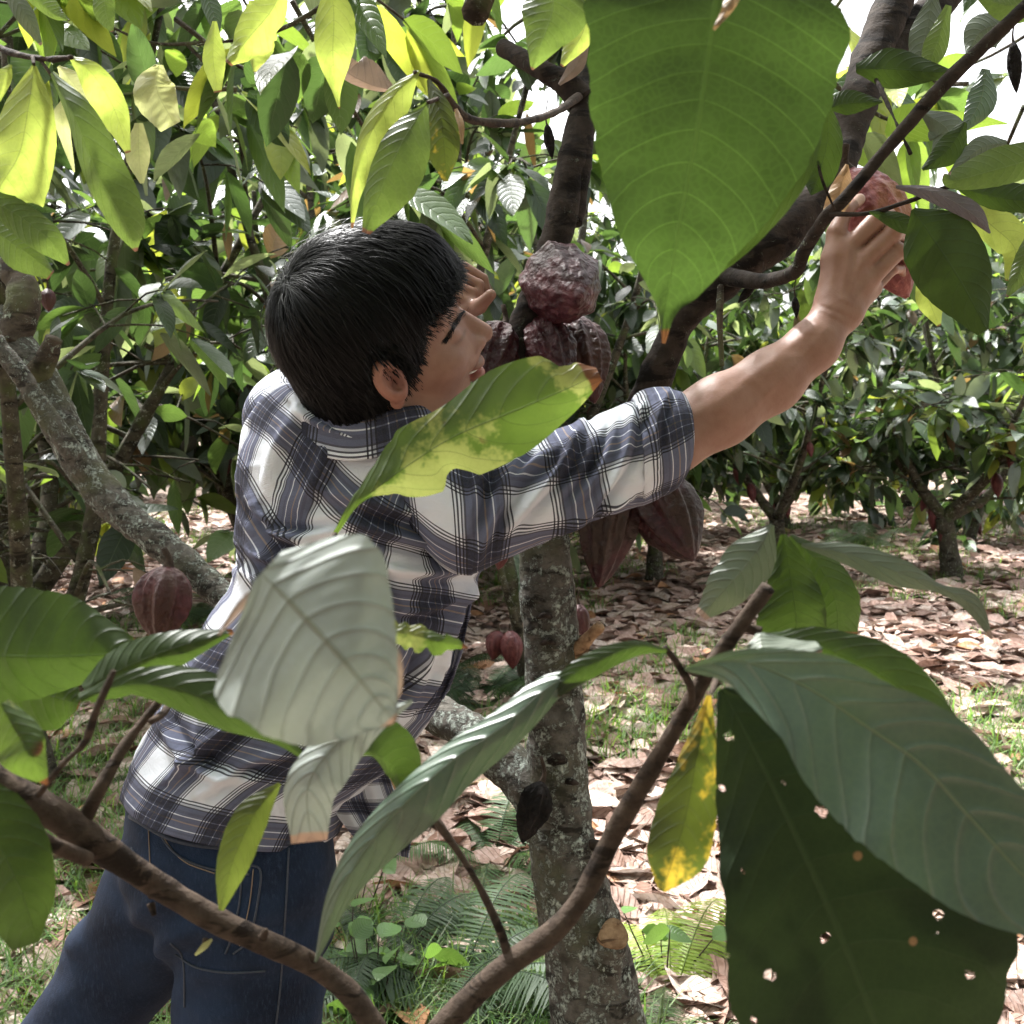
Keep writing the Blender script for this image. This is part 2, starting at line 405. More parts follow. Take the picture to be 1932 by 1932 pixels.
# ------------------------------------------------------------------ leaf litter, grass, ferns
rng = np.random.default_rng(5)
def litter(name, n, dmin, dmax, Lr, label):
    d = dmin * (dmax / dmin) ** rng.uniform(0, 1, n); x = rng.uniform(-.62, .62, n) * d
    O = np.stack([x, d, gz(x, d) + rng.uniform(.004, .03, n)], -1)
    a = rng.uniform(0, 2 * math.pi, n); D = np.stack([np.cos(a), np.sin(a), rng.normal(0, .13, n)], -1)
    L = rng.uniform(*Lr, n); W = L * rng.uniform(.17, .26, n)
    base = np.array([[.44, .31, .265], [.50, .39, .33], [.30, .19, .15], [.60, .50, .44], [.22, .12, .08], [.42, .22, .11]])
    tint = base[rng.choice(6, n, p=[.28, .27, .18, .16, .08, .03])] * rng.uniform(.8, 1.15, (n, 1))
    V, F, uv, c = leaf_batch(rng, O, D, L, W, rng.uniform(-.05, .1, n), tint, curl=.35, wav=.035, roll=np.array([0, 0, 1.]) + rng.normal(0, .25, (n, 3)))
    V[:, 2] = np.maximum(V[:, 2], gz(V[:, 0], V[:, 1]) + .003)
    t = NT(name); at = t.n('ShaderNodeAttribute', attribute_name='tint'); ob = t.co('Object'); uv_ = t.co('UV')
    sep = t.n('ShaderNodeSeparateXYZ'); t.set(sep.inputs[0], uv_)
    a_ = t.math('ABSOLUTE', t.math('MULTIPLY_ADD', sep.outputs[1], 2., -1.))
    q = t.math('FRACT', t.math('SUBTRACT', t.math('MULTIPLY', sep.outputs[0], 9.), t.math('MULTIPLY', a_, 1.8)))
    vm = t.step(t.math('ABSOLUTE', t.math('SUBTRACT', q, .5)), .38, .5); md = t.math('SUBTRACT', 1.0, t.step(a_, .02, .08))
    n1 = t.noise(ob, 45, 4); col = t.mix(t.step(n1, .35, .7), at.outputs['Color'], t.mix(1.0, at.outputs['Color'], (.6, .52, .45), 'MULTIPLY'))
    col = t.mix(t.math('MULTIPLY', t.math('MAXIMUM', vm, md), .4), col, t.mix(1.0, at.outputs['Color'], (.5, .45, .4), 'MULTIPLY'))
    nr = t.bump(t.math('ADD', t.math('MULTIPLY', vm, -1.), n1), .8, .004)
    sh = t.mixsh(.15, t.bsdf(col, .6, nr, .4), 0); tr = t.n('ShaderNodeBsdfTranslucent'); t.set(tr.inputs[0], col); t.set(sh.node.inputs[2], tr.outputs[0])
    o = mk(name, V, F, t.out(sh), uv=uv, col=c)
    return tag(o, label, 'leaf litter', kind='stuff')
litter('leaf_litter', 30000, 1.6, 17, (.13, .25), 'dry pinkish brown fallen leaves covering the orchard floor')

def blades(name, P0, H, lean, wid, tint, mat, label, cat_):
    n = len(P0); a = rng.uniform(0, 6.283, n); k = 5; T = np.linspace(0, 1, k)
    D = np.stack([np.cos(a), np.sin(a)], -1); S = np.stack([-D[:, 1], D[:, 0]], -1)
    V = np.zeros((n, k, 2, 3))
    for j, tt in enumerate(T):
        c = np.concatenate([P0[:, :2] + D * (lean * H * tt ** 2)[:, None], (P0[:, 2] + H * (tt - .35 * (lean / 1.2) * tt ** 2))[:, None]], 1)
        hw = wid * (1 - tt ** 1.6) + .0003
        V[:, j, 0] = c; V[:, j, 1] = c; V[:, j, 0, :2] -= S * hw[:, None]; V[:, j, 1, :2] += S * hw[:, None]
    F = grid_faces(k, 2)[None] + (np.arange(n) * k * 2)[:, None, None]
    o = mk(name, V.reshape(-1, 3), F.reshape(-1, 4), mat, col=np.repeat(tint, k * 2, 0))
    return tag(o, label, cat_, kind='stuff')
t = NT('grass'); at = t.n('ShaderNodeAttribute', attribute_name='tint'); b_ = t.bsdf(at.outputs['Color'], .5, None, .3)
tr = t.n('ShaderNodeBsdfTranslucent'); t.set(tr.inputs[0], t.mix(1.0, at.outputs['Color'], (2.2, 2.2, 1.), 'MULTIPLY')); M['grass'] = t.out(t.mixsh(.4, b_, tr.outputs[0]))
n = 90000; d = 1.9 * (15 / 1.9) ** rng.uniform(0, 1, n); x = rng.uniform(-.6, .6, n) * d
f = fbm(np.stack([x * .9, d * .9, 0 * x], -1), 21, 3) + .25 * vnoise(np.stack([x * 5, d * 5, 0 * x], -1), 9) + np.where(x < 0, .10, 0.06) + np.where((x > .3) & (d > 6) & (d < 8.5), .12, 0)
k = f > .13; x, d = x[k], d[k]; n = len(x)
P0 = np.stack([x, d, gz(x, d)], -1)
tint = np.array([.075, .135, .035])[None] * rng.uniform(.6, 1.8, (n, 1)) * np.array([1, 1, 1])[None] + rng.uniform(0, .03, (n, 3))
blades('grass', P0, rng.uniform(.05, .17, n), rng.uniform(.2, 1.4, n), rng.uniform(.002, .005, n), tint, M['grass'], 'short green grass growing through the fallen leaves', 'grass')

def fern_mesh(seed, nfr, L, base, rise=.9):
    r = np.random.default_rng(seed); Vs, Fs, Cs = [], [], []; off = 0
    for q in range(nfr):
        a = r.uniform(0, 6.283); l = L * r.uniform(.7, 1.1); el = r.uniform(.35, 1.1) * rise
        dh = np.array([math.cos(a), math.sin(a), 0]); side = np.array([-dh[1], dh[0], 0]); n = 46
        T = np.linspace(0.12, 1, n); C = dh[None] * (l * T * math.cos(el * .6))[:, None] + np.array([0, 0, 1.])[None] * (l * (T * math.sin(el) - .62 * T ** 2.2))[:, None]
        tn = np.gradient(C, axis=0); tn /= np.linalg.norm(tn, axis=1)[:, None]
        pl = l * .23 * np.sin(math.pi * np.clip(T * .93 + .05, 0, 1) ** .8) ** .8
        col = base * r.uniform(.7, 1.35)
        for sgn in (-1, 1):
            root = C; dirp = side[None] * sgn + tn * .35 - np.array([0, 0, .25 + r.uniform(0, .2)])
            dirp /= np.linalg.norm(dirp, axis=1)[:, None]; dirp += r.normal(0, .06, dirp.shape); wv = tn * (l / n * .30)
            m0 = root + dirp * (pl * .5)[:, None] ; tp = root + dirp * pl[:, None] - np.array([0, 0, 1]) * (pl * .12)[:, None]
            V = np.stack([root - wv * .8, root + wv * .8, m0 + wv, m0 - wv * .9, tp], 1); k = len(V)
            Fq = (np.array([[0, 1, 2, 3]])[None] + (np.arange(k) * 5)[:, None, None]).reshape(-1, 4); Ft = (np.array([[3, 2, 4]])[None] + (np.arange(k) * 5)[:, None, None]).reshape(-1, 3)
            Vs.append(V.reshape(-1, 3)); Fs += (Fq + off).tolist() + (Ft + off).tolist(); off += k * 5; Cs.append(np.tile(col, (k * 5, 1)))
        V, F, T_ = tube(C[::5], [.0022, .001], 4, 12); Vs.append(V); Fs += (F + off).tolist(); Fs += (T_ + off).tolist(); off += len(V); Cs.append(np.tile(col * .6, (len(V), 1)))
    return np.vstack(Vs), Fs, np.vstack(Cs)
fern_spots = [  # x, y in the picture of the plant's base, fronds, length, tint, label
    (735, 1745, 13, .42, (.075, .12, .065), 'grey green fern under the hanging shirt tail'),
    (860, 1790, 14, .46, (.06, .10, .05), 'dense dark fern left of the trunk foot'),
    (800, 1890, 10, .34, (.05, .085, .04), 'dark low fern between the two foreground branches'),
    (1270, 1790, 4, .42, (.26, .36, .07), 'bright lime fern behind the yellow green leaf'),
    (1240, 1900, 9, .32, (.09, .14, .06), 'small fern beside the sawn branch stub'),
    (930, 1560, 9, .40, (.08, .15, .06), 'light green fern close left of the mossy trunk'),
    (910, 1290, 14, .55, (.05, .09, .04), 'dark fern under the small hanging pods'),
    (845, 1230, 10, .5, (.05, .09, .04), 'fern half hidden behind the open shirt front'),
    (60, 1600, 7, .2, (.07, .12, .05), 'fern at the far left behind the thick branch'),
    (235, 1450, 7, .18, (.06, .11, .05), 'fern left of the shirt hem'),
    (360, 1130, 14, .6, (.06, .10, .045), 'leafy fern behind the red pod on the leaning limb'),
    (430, 1160, 12, .55, (.065, .11, .05), 'fern between the leaning limb and the striped shirt'),
    (1640, 1010, 10, .6, (.07, .12, .05), 'fern in front of the far right trees'),
    (660, 1880, 9, .30, (.12, .2, .06), 'young green fern right of the jeans'),
]
for i, (x, y, nf, L, c, lab) in enumerate(fern_spots):
    g = G(x, y, .12); V, F, Cc = fern_mesh(40 + i, nf + 2, L * 1.1, np.array(c) * .75, 1.1)
    g[2] = gz(g[0], g[1]); o = mk('fern', V, F, M['grass'], col=Cc); o.location = g; tag(o, lab, 'fern', 'ferns on the orchard floor')
# broad-leaved weeds
weed_spots = [(655, 1800, 16, .09, 'pale green broad leaved weed beside the jeans'), (700, 1860, 14, .08, 'leafy weed under the drooping striped leaf'),
              (1255, 1760, 9, .07, 'small round leaved weed near the lime fern'), (1720, 950, 30, .22, 'leafy seedling among the far right trees'), (660, 1700, 10, .08, 'small weed just right of the back pocket')]
for i, (x, y, n, L, lab) in enumerate(weed_spots):
    r = np.random.default_rng(90 + i); g = G(x, y, .1); g[2] = gz(g[0], g[1])
    O = r.normal(0, 1, (n, 3)) * np.array([.09, .09, 0]) * L / .08 + np.array([0, 0, 1]) * r.uniform(.04, .2, (n, 1)); a = r.uniform(0, 6.28, n)
    Dv = np.stack([np.cos(a), np.sin(a), r.uniform(-.1, .4, n)], -1)
    V, F, uv, c = leaf_batch(r, O, Dv, L * r.uniform(.7, 1.3, n), L * r.uniform(.28, .36, n), r.uniform(.1, .4, n), np.array([[.13, .24, .08]]) * r.uniform(.7, 1.3, (n, 1)))
    mb = MB()
    root = empty('weed_plant', g, lab, 'weed', 'weeds on the orchard floor'); root.location = g
    mk('foliage', V, F, M['crown'], root, uv=uv, col=c)
    for q in range(n): mb.tube([(O[q] * [.2, .2, 0]), O[q] * [.7, .7, .6], O[q]], [.0025, .0015], 4, 6)
    mb.obj('stem', M['twig'], root)

# ------------------------------------------------------------------ cacao trees behind
TINTS = np.array([[.022, .042, .020], [.042, .078, .036], [.075, .13, .05], [.15, .23, .06], [.28, .33, .08], [.14, .175, .145], [.17, .11, .075]])
def podmesh(n=36, m=30, L=.17, Rr=.042, seed=0, rough=.0016, furrow=.10, neck=.25, tip=.9, colr=None):
    """a cacao pod hanging down from the origin"""
    T = np.linspace(0, 1, n); prof = (np.sin(math.pi * np.clip(T, .01, .992) ** .82) ** .62) * (1 - .25 * T ** 3)
    a = np.linspace(0, 2 * math.pi, m, endpoint=False)
    rid = 1 - furrow * (.5 - .5 * np.cos(10 * a)) ** .6 + furrow * .35 * np.cos(5 * a)
    t_, a_ = np.meshgrid(T, a, indexing='ij'); rr = Rr * prof[:, None] * (1 + (rid[None] - 1) * np.sin(math.pi * t_) ** .5)
    X = np.stack([rr * np.cos(a_), rr * np.sin(a_), -L * t_ ], -1).reshape(-1, 3)
    nz = fbm(X * 140 + seed, seed, 2) * rough + fbm(X * 35 + seed, seed + 3, 2) * rough * .7
    nn = X * [1, 1, 0]; rn = np.linalg.norm(nn, axis=1); nn /= rn[:, None] + 1e-9; X = X + nn * (nz * np.minimum(1, rn / (Rr * .7)))[:, None]
    F = grid_faces(n, m, True).tolist(); k = len(X); X = np.vstack([X, [0, 0, 0], [0, 0, -L]])
    F += [[k, (j + 1) % m, j] for j in range(m)] + [[k + 1, (n - 1) * m + j, (n - 1) * m + (j + 1) % m] for j in range(m)]
    return X, F
def pod_mat(name, c1, c2, c3=None, rough=.42, bd=.003, sc=120):
    t = NT(name); ob = t.co('Object'); n1 = t.noise(t.mapping(ob, (1, 1, .5)), 60, 5, .6); n2 = t.noise(ob, 14, 3)
    col = t.mix(t.step(n1, .35, .65), c1, c2)
    if c3: col = t.mix(t.step(n2, .5, .64), col, c3)
    vo = t.n('ShaderNodeTexVoronoi'); vo.feature = 'SMOOTH_F1'; t.set(vo.inputs['Vector'], t.mapping(ob, (1, 1, .6))); vo.inputs['Scale'].default_value = sc
    h = t.math('ADD', t.math('MULTIPLY', vo.outputs['Distance'], -1.0), t.math('MULTIPLY', t.noise(ob, sc * 1.2, 4), 1.0))
    return t.out(t.bsdf(col, t.math('ADD', rough, t.math('MULTIPLY', n1, .15)), t.bump(h, 1.0, bd), .1 if rough > .7 else .36))
M['pod'] = pod_mat('pod_skin', (.040, .009, .011), (.085, .024, .026), (.05, .018, .012))
M['pod_far'] = pod_mat('pod_skin_far', (.07, .013, .016), (.13, .035, .034))

class Tree: pass
def make_tree(seed, height, spread, dens, low=.55, lean=(0, 0), far=False):
    r = np.random.default_rng(seed); mb = MB(); O, D = [], []; pods = []
    ns = r.integers(3, 5); fork = r.uniform(.15, .6)
    base = np.array([0, 0, -.1]); fp = np.array([r.normal(0, .06), r.normal(0, .06), fork])
    mb.tube([base, fp * [.5, .5, .5], fp], [.10, .075, .07], 10, 12, bump=.012, seed=seed)
    for s in range(ns):
        az = s * 6.283 / ns + r.uniform(-.5, .5); h = height * r.uniform(.75, 1.05); sp = spread * r.uniform(.45, 1.0)
        dh = np.array([math.cos(az), math.sin(az), 0]) + np.array([lean[0], lean[1], 0])
        pts = [fp, fp + dh * sp * .3 + [0, 0, (h - fork) * .22], fp + dh * sp * .6 + [0, 0, (h - fork) * .55], fp + dh * sp * .9 + [0, 0, (h - fork)]]
        pts = [np.array(p) + r.normal(0, .07, 3) * (i > 0) for i, p in enumerate(pts)]
        st = cat(pts, 24); mb.tube(st[::3], [.05, .038, .026, .014], 8, 26, bump=.006, seed=seed + s)
        for q in range(r.integers(1, 4)):
            k = r.integers(1, 12); pods.append((st[k] + r.normal(0, .03, 3), r.uniform(.8, 1.2), r.uniform(0, 6)))
        for q in range(int(11 * dens)):
            k = r.integers(5, 24); b0 = st[k]; a2 = r.uniform(0, 6.283); l2 = r.uniform(.5, 1.15) * (1.1 - .3 * k / 24)
            d2 = np.array([math.cos(a2), math.sin(a2), r.uniform(-.35, .75)]); 
            b1 = b0 + d2 * l2 * .5 + [0, 0, .08]; b2 = b0 + d2 * l2 + [0, 0, -.12 * l2]
            sb = cat([b0, b1, b2], 14); mb.tube(sb[::3], [.014, .009, .005], 5, 9)
            for e in range(int(6 * dens)):
                k2 = r.integers(4, 14); c0 = sb[k2]; a3 = r.uniform(0, 6.283); l3 = r.uniform(.18, .42)
                d3 = np.array([math.cos(a3), math.sin(a3), r.uniform(-.4, .6)]); c1 = c0 + d3 * l3 + [0, 0, -.05]
                mb.tube([c0, (c0 + c1) / 2 + [0, 0, .03], c1], [.005, .003], 4, 5, caps=False)
                for g in range(r.integers(5, 9)):
                    u = r.uniform(.35, 1.05); O.append(c0 + (c1 - c0) * u); ld = d3 * .5 + r.normal(0, .55, 3); ld[2] -= r.choice([.1, .65]); D.append(ld)
    O = np.array(O); D = np.array(D); k = O[:, 2] > low * r.uniform(.7, 1.5, len(O)); O, D = O[k], D[k]; n = len(O)
    L = r.uniform(.12, .28, n); W = L * r.uniform(.20, .27, n)
    # colour comes by flush: a twig's young leaves are lime, most are dark
    cl = vnoise(O * 2.2 + seed, seed); p = r.uniform(0, 1, n) + cl * .35
    ix = np.select([p < .26, p < .48, p < .66, p < .90, p < 1.03, p < 1.13], [0, 1, 2, 5, 3, 4], 2); ix = np.where(r.uniform(0, 1, n) < .025, 6, ix)
    V, F, uv, c = leaf_batch(r, O, D, L, W, r.uniform(.05, .45, n), TINTS[ix] * r.uniform(.7, 1.3, (n, 1)), nt_=7, wav=.014, curl=.22)
    T = Tree(); T.trunk = mb.obj('trunk', M['bark_far'], link=False).data; T.crown = mk('crown', V, F, M['crown'], uv=uv, col=c, link=False).data; T.pods = pods
    return T
_pm = []
for q in range(3):
    X, F = podmesh(22, 20, .16 + .02 * q, .038, seed=q, rough=.001); _pm.append(mk('pod', X, F, M['pod_far'], link=False).data)
VAR = [make_tree(11, 3.6, 1.5, 1.0), make_tree(12, 4.4, 1.7, 1.05), make_tree(13, 3.2, 1.6, .95), make_tree(14, 4.8, 1.6, 1.1), make_tree(15, 2.7, 1.5, .9, low=.75), make_tree(16, 3.6, 1.6, .8, low=1.25), make_tree(17, 3.3, 1.7, 1.2, low=.12)]
VAR[5].pods = []
def place_tree(v, x, y, rz, s, label, group):
    root = empty('cacao_tree', None, label, 'cacao tree', group); root.location = (x, y, float(gz(x, y)) - .02); root.rotation_euler = (0, 0, rz); root.scale = (s, s, s)
    T = VAR[v]
    for nm, me in (('trunk', T.trunk), ('crown', T.crown)):
        o = bpy.data.objects.new(nm, me); COL.objects.link(o); o.parent = root
    for q, (p, sc, a) in enumerate(T.pods):
        o = bpy.data.objects.new('pod', _pm[q % 3]); COL.objects.link(o); o.parent = root; o.location = p; o.scale = (sc,) * 3; o.rotation_euler = (.25 * math.cos(a * 3), .3 * math.sin(a * 2), a)
    return root
NEARG = 'cacao trees in the rows behind the man'
tr_ = [  # variant, x, y, rz, scale, label
    (5, -1.75, 3.9, 2.2, .95, 'low cacao tree just behind the leaning limb and the red pod'),
    (5, -2.5, 5.2, .3, 1.15, 'dense cacao tree at the far left, nearest behind the leaning limb'),
    (3, -1.0, 5.9, 1.9, 1.0, 'tall cacao tree straight behind the dark haired head'),
    (0, -3.4, 7.0, 2.5, 1.15, 'cacao tree filling the left edge of the second row'),
    (3, .35, 7.4, 4.0, 1.0, 'tall cacao tree seen between the head and the big hanging leaf'),
    (6, -2.0, 8.6, 5.2, 1.15, 'cacao tree behind the gap left of the shoulder'),
    (4, 1.15, 8.6, .9, .88, 'low cacao tree framed under the bare outstretched forearm'),
    (2, 2.35, 9.3, 3.3, .92, 'low spreading cacao tree right of the forearm'),
    (4, 3.75, 9.0, 5.0, 1.05, 'forked cacao tree at the right edge above bare litter'),
    (6, 4.9, 11.5, 2.2, 1.0, 'cacao tree in the far right corner'),
    (6, 1.8, 12.4, 1.2, 1.0, 'cacao tree standing deep in the row behind the forearm'),
    (6, 3.3, 12.8, 4.4, 1.0, 'dark cacao tree deep in the row at the right'),
]
for a in tr_: place_tree(*a, NEARG)
rr_ = random.Random(4)
for (x, y) in [(-4.6, 9.8), (-.6, 10.6), (-5.6, 12.8), (-3.2, 12.2), (.0, 14.0), (5.6, 14.8), (2.4, 16.2), (-2.0, 15.8), (-6.5, 16.8), (7.6, 18.5), (4.2, 19.5), (.6, 19), (-4.4, 19.6), (-8.2, 21), (-1.6, 23), (2.6, 24), (6.6, 25), (9.8, 24), (-6, 25.5), (-10, 27), (4, 29), (0, 30), (8.5, 31), (-4, 31)]:
    place_tree(rr_.choice([6, 1, 6, 3]) if x < 1 else rr_.choice([6, 2, 6]), x + rr_.uniform(-.3, .3), y, rr_.uniform(0, 6.28), rr_.uniform(1.0, 1.3), 'leafy cacao tree in the distant rows of the orchard', 'cacao trees in the far rows')
place_tree(3, -.35, 9.0, .6, 1.25, 'tallest cacao tree, seen above the head between two limbs', NEARG)
# the rows go on behind and beside the camera and shade it
for i, (v, x, y, s) in enumerate([(1, -2.3, -1.6, 1.0), (3, .1, -2.6, 1.0), (1, 2.4, -1.7, 1.0), (0, 3.6, 1.0, 1.05), (0, -3.7, 1.6, 1.05), (3, -1.4, -4.6, 1.1), (3, 2.0, -4.8, 1.1)]): place_tree(v, x, y, i * 1.3, s, 'leafy cacao tree beside or behind the camera', 'cacao trees around the camera')
# ------------------------------------------------------------------ the tree he picks from
def Pp(pts):
    a = np.array(pts, float); return P(a[:, 0], a[:, 1], a[:, 2])
def branch(mb, pts, rpx, sides=14, bump=.003, seed=0, n=None):
    """pts (x, y, depth); rpx radius in the same picture units at each point, turned into metres by the depth"""
    a = np.array(pts, float); r = np.array(rpx, float)
    d = cat(a[:, 2], 60)[:, 0]; rr = cat(r, 60)[:, 0] * d / 2025
    W = P(*cat(a, 60).T)
    mb.tube(W, rr, sides, n or 90, bump=bump, seed=seed); return mb
tree = empty('cacao_tree', None, 'lichen spotted cacao tree the man reaches around, with wrinkled red pods', 'cacao tree')
tree.location = (0, 0, 0)
mb = MB()
branch(mb, [(1150, 2700, 1.46), (1140, 2100, 1.46), (1125, 1900, 1.46), (1095, 1750, 1.46), (1062, 1600, 1.46), (1055, 1500, 1.47), (1050, 1380, 1.47), (1040, 1220, 1.48), (1030, 1080, 1.48), (1015, 960, 1.48), (985, 830, 1.47), (972, 740, 1.46)],
       [118, 98, 88, 76, 64, 58, 56, 52, 50, 46, 42, 34], 26, bump=.0045, seed=1, n=200)
trunk = mb.obj('trunk', M['bark_lichen'], tree)
mb = MB(); branch(mb, [(980, 770, 1.462), (968, 700, 1.46), (1000, 590, 1.46), (1050, 450, 1.47), (1080, 300, 1.5), (1108, 190, 1.54)], [36, 32, 29, 29, 28, 27], 20, bump=.004, seed=1, n=120); mb.obj('limb', M['bark_dark'], tree)  # upper trunk; darker bark colour stands in for its backlit look
mb = MB(); branch(mb, [(1095, 190, 1.53), (1070, 160, 1.53), (1010, 125, 1.55), (950, 90, 1.6)], [30, 24, 18, 16], seed=2)
branch(mb, [(1112, 200, 1.54), (1130, 90, 1.6), (1165, -60, 1.7), (1130, -260, 1.75)], [28, 26, 22, 18], seed=3)
branch(mb, [(1075, 420, 1.49), (1092, 320, 1.50), (1100, 240, 1.52)], [24, 24, 20], seed=13)
mb.obj('limb', M['bark_dark'], tree)
mb = MB()   # big limb to the upper right
branch(mb, [(1060, 960, 1.49), (1140, 880, 1.5), (1205, 790, 1.48), (1245, 690, 1.46), (1290, 600, 1.45), (1380, 515, 1.45), (1470, 450, 1.46), (1535, 385, 1.5), (1580, 310, 1.55), (1612, 210, 1.6), (1650, 95, 1.65), (1700, -30, 1.7)],
       [42, 38, 34, 31, 31, 36, 36, 36, 36, 36, 36, 34], 20, bump=.004, seed=4, n=150)
branch(mb, [(1612, 215, 1.6), (1660, 120, 1.66), (1740, 40, 1.72), (1830, -60, 1.8)], [30, 29, 31, 31], 16, bump=.004, seed=5)
mb.obj('limb', M['bark_dark'], tree)
mb = MB()   # limb leaning away behind the man to the upper left
branch(mb, [(1040, 1560, 1.47), (985, 1470, 1.5), (900, 1395, 1.56), (800, 1330, 1.64), (640, 1240, 1.78), (470, 1160, 1.92), (340, 1055, 1.98), (240, 975, 2.02), (165, 890, 2.05), (110, 790, 2.07), (60, 700, 2.08), (-20, 600, 2.1)],
       [54, 46, 40, 34, 30, 28, 30, 31, 34, 36, 38, 36], 20, bump=.006, seed=6, n=170)
branch(mb, [(175, 915, 2.04), (120, 830, 2.0), (60, 740, 1.99), (-10, 640, 1.98)], [22, 20, 18, 16], 12, bump=.005, seed=16)
mb.obj('limb', M['bark_lichen'], tree)
mb = MB(); branch(mb, [(70, 710, 2.06), (90, 670, 2.04), (103, 638, 2.03)], [26, 19, 16], 12, bump=.005, seed=7); branch(mb, [(20, 650, 2.08), (45, 560, 2.1), (15, 500, 2.15), (-40, 460, 2.2)], [34, 30, 26, 26], 12, bump=.006, seed=8)
mb.obj('limb_stub', M['bark'], tree)
mb = MB()   # sawn stub low on the trunk
branch(mb, [(1120, 1930, 1.44), (1140, 1840, 1.42), (1155, 1775, 1.40)], [44, 34, 27], 18, bump=.004, seed=9)
stub = mb.obj('sawn_stub', M['bark_lichen'], tree)
a = np.linspace(0, 6.283, 20, endpoint=False); c0 = P(1156, 1766, 1.398); ax = P(1155, 1760, 1.39) - P(1140, 1840, 1.42); ax = np.array(ax) / np.linalg.norm(ax); ax = ax + np.array([0, -.75, 0]); ax /= np.linalg.norm(ax)
u = np.cross(ax, [0, 1, 0.2]); u /= np.linalg.norm(u); v_ = np.cross(ax, u)
rr = .019 * (1 + .08 * np.sin(3 * a)); rim = c0 + ax * .010 + rr[:, None] * (np.cos(a)[:, None] * u + np.sin(a)[:, None] * v_); inn = c0 + ax * .008 + .6 * rr[:, None] * (np.cos(a)[:, None] * u + np.sin(a)[:, None] * v_)
back = rim - ax * .03
V = np.vstack([back, rim, inn, [c0 + ax * .007]]); F = grid_faces(3, 20, True).tolist() + [[40 + i, 40 + (i + 1) % 20, 60] for i in range(20)]
mk('cut_face', V, F, M['cutwood'], stub)
mb = MB(); branch(mb, [(1085, 1235, 1.47), (1110, 1205, 1.45), (1133, 1180, 1.44)], [17, 12, 11], 12, bump=.003, seed=10); mb.obj('limb_stub', M['cutwood'], tree)
mb = MB()   # knots and scars on the trunk
for x, y, r in ((1028, 1165, 13), (1035, 1215, 15), (1052, 1440, 24), (1075, 1480, 18), (1120, 1600, 22), (1005, 1340, 12)):
    mb = MB(); branch(mb, [(x - r, y, 1.47 - .55 * 52 / 1400), (x, y - r * .35, 1.47 - 50 / 1400 - .004), (x + r, y, 1.47 - .6 * 52 / 1400)], [r * .3, r * .45, r * .3], 8, bump=.003, seed=int(x)); mb.obj('knot', M['bark_dark'], tree)
# slimmer second stem behind, with small pods
mb = MB(); branch(mb, [(1000, 1330, 5.2), (985, 1250, 5.1), (972, 1150, 5.0), (955, 1020, 5.0), (930, 900, 5.1)], [13, 12, 12, 11, 10], 10, bump=.01, seed=11)
branch(mb, [(975, 1180, 5.0), (940, 1060, 4.9), (925, 980, 4.9)], [8, 7, 6], 8, bump=.005, seed=12)
sap = empty('cacao_sapling', None, 'thin mossy cacao stem just left of the main trunk', 'sapling'); mb.obj('trunk', M['bark_far'], sap)

# ------------------------------------------------------------------ pods near the man
def pod(x0, y0, d0, x1, y1, d1, rpx, label, mat='pod', seed=0, rough=.002, furrow=.12, n=110, m=120, group='ripe red cacao pods', name='cacao_pod', stalk=None):
    a, b = P(x0, y0, d0), P(x1, y1, d1); L = float(np.linalg.norm(b - a)); r = rpx * (d0 + d1) / 2 / 2025
    root = empty(name, None, label, 'cacao pod', group); root.location = a
    X, F = podmesh(n, m, L, r, seed=seed, rough=rough, furrow=furrow)
    q = Vector((b - a)).to_track_quat('-Z', 'Y'); root.rotation_mode = 'QUATERNION'; root.rotation_quaternion = q
    mk('husk', X, F, M[mat], root)
    mb = MB(); mb.tube([[0, 0, -.004], [0, 0, .012], [.006, .01, .03]], [r * .22, r * .12, r * .1], 8, 8); mb.obj('stalk', M['twig'], root)
    return root
M['pod_pale'] = pod_mat('pod_skin_pale', (.050, .010, .014), (.115, .036, .042), (.03, .007, .009), rough=.36, bd=.007, sc=95)
M['pod_orange'] = pod_mat('pod_skin_orange', (.16, .035, .04), (.29, .09, .08), (.27, .11, .045), rough=.4, bd=.005, sc=80)
M['pod_dark'] = pod_mat('pod_skin_dark', (.020, .005, .007), (.046, .011, .013), (.028, .014, .009), rough=.45, bd=.004, sc=90)
M['pod_dry'] = pod_mat('pod_skin_dry', (.008, .007, .007), (.02, .017, .016), None, rough=.8, bd=.008, sc=100)
pod(1035, 520, 1.50, 1092, 560, 1.35, 80, 'big warty pod facing the camera, topmost of the cluster', 'pod_pale', 1, .0022, .09)
pod(1015, 600, 1.46, 1065, 735, 1.42, 50, 'wrinkled pod hanging directly below the topmost big one', 'pod_pale', 2, .0024, .17)
pod(1085, 600, 1.52, 1122, 760, 1.47, 50, 'dark pod at the right back of the cluster', 'pod', 3, .0024, .16)
pod(950, 615, 1.46, 905, 735, 1.40, 52, 'pod beside the man’s nose, left of the trunk', 'pod_pale', 4, .0024, .17)
pod(1165, 850, 1.44, 1130, 1108, 1.44, 62, 'dark hanging pod under the striped sleeve', 'pod_dark', 5, .0016, .19)
pod(1215, 890, 1.46, 1308, 1058, 1.40, 68, 'largest dark ridged pod under the rolled cuff', 'pod_dark', 6, .0018, .20)
pod(318, 1068, 1.88, 300, 1215, 1.88, 56, 'crimson ribbed pod hanging from the leaning limb at the left', 'pod', 7, .0020, .22)
pod(1600, 322, 1.35, 1712, 562, 1.35, 73, 'pink and orange pod gripped by the raised hand', 'pod_orange', 8, .0014, .10, group='pod being picked')
pod(1022, 1475, 1.40, 985, 1590, 1.38, 33, 'shrivelled black pod stuck to the lower trunk', 'pod_dry', 9, .003, .2, group='dried black pods')
pod(1032, 235, 1.5, 1042, 300, 1.5, 10, 'small black pod hanging left of the upper trunk', 'pod_dry', 10, .0012, .2, 30, 24, 'dried black pods')
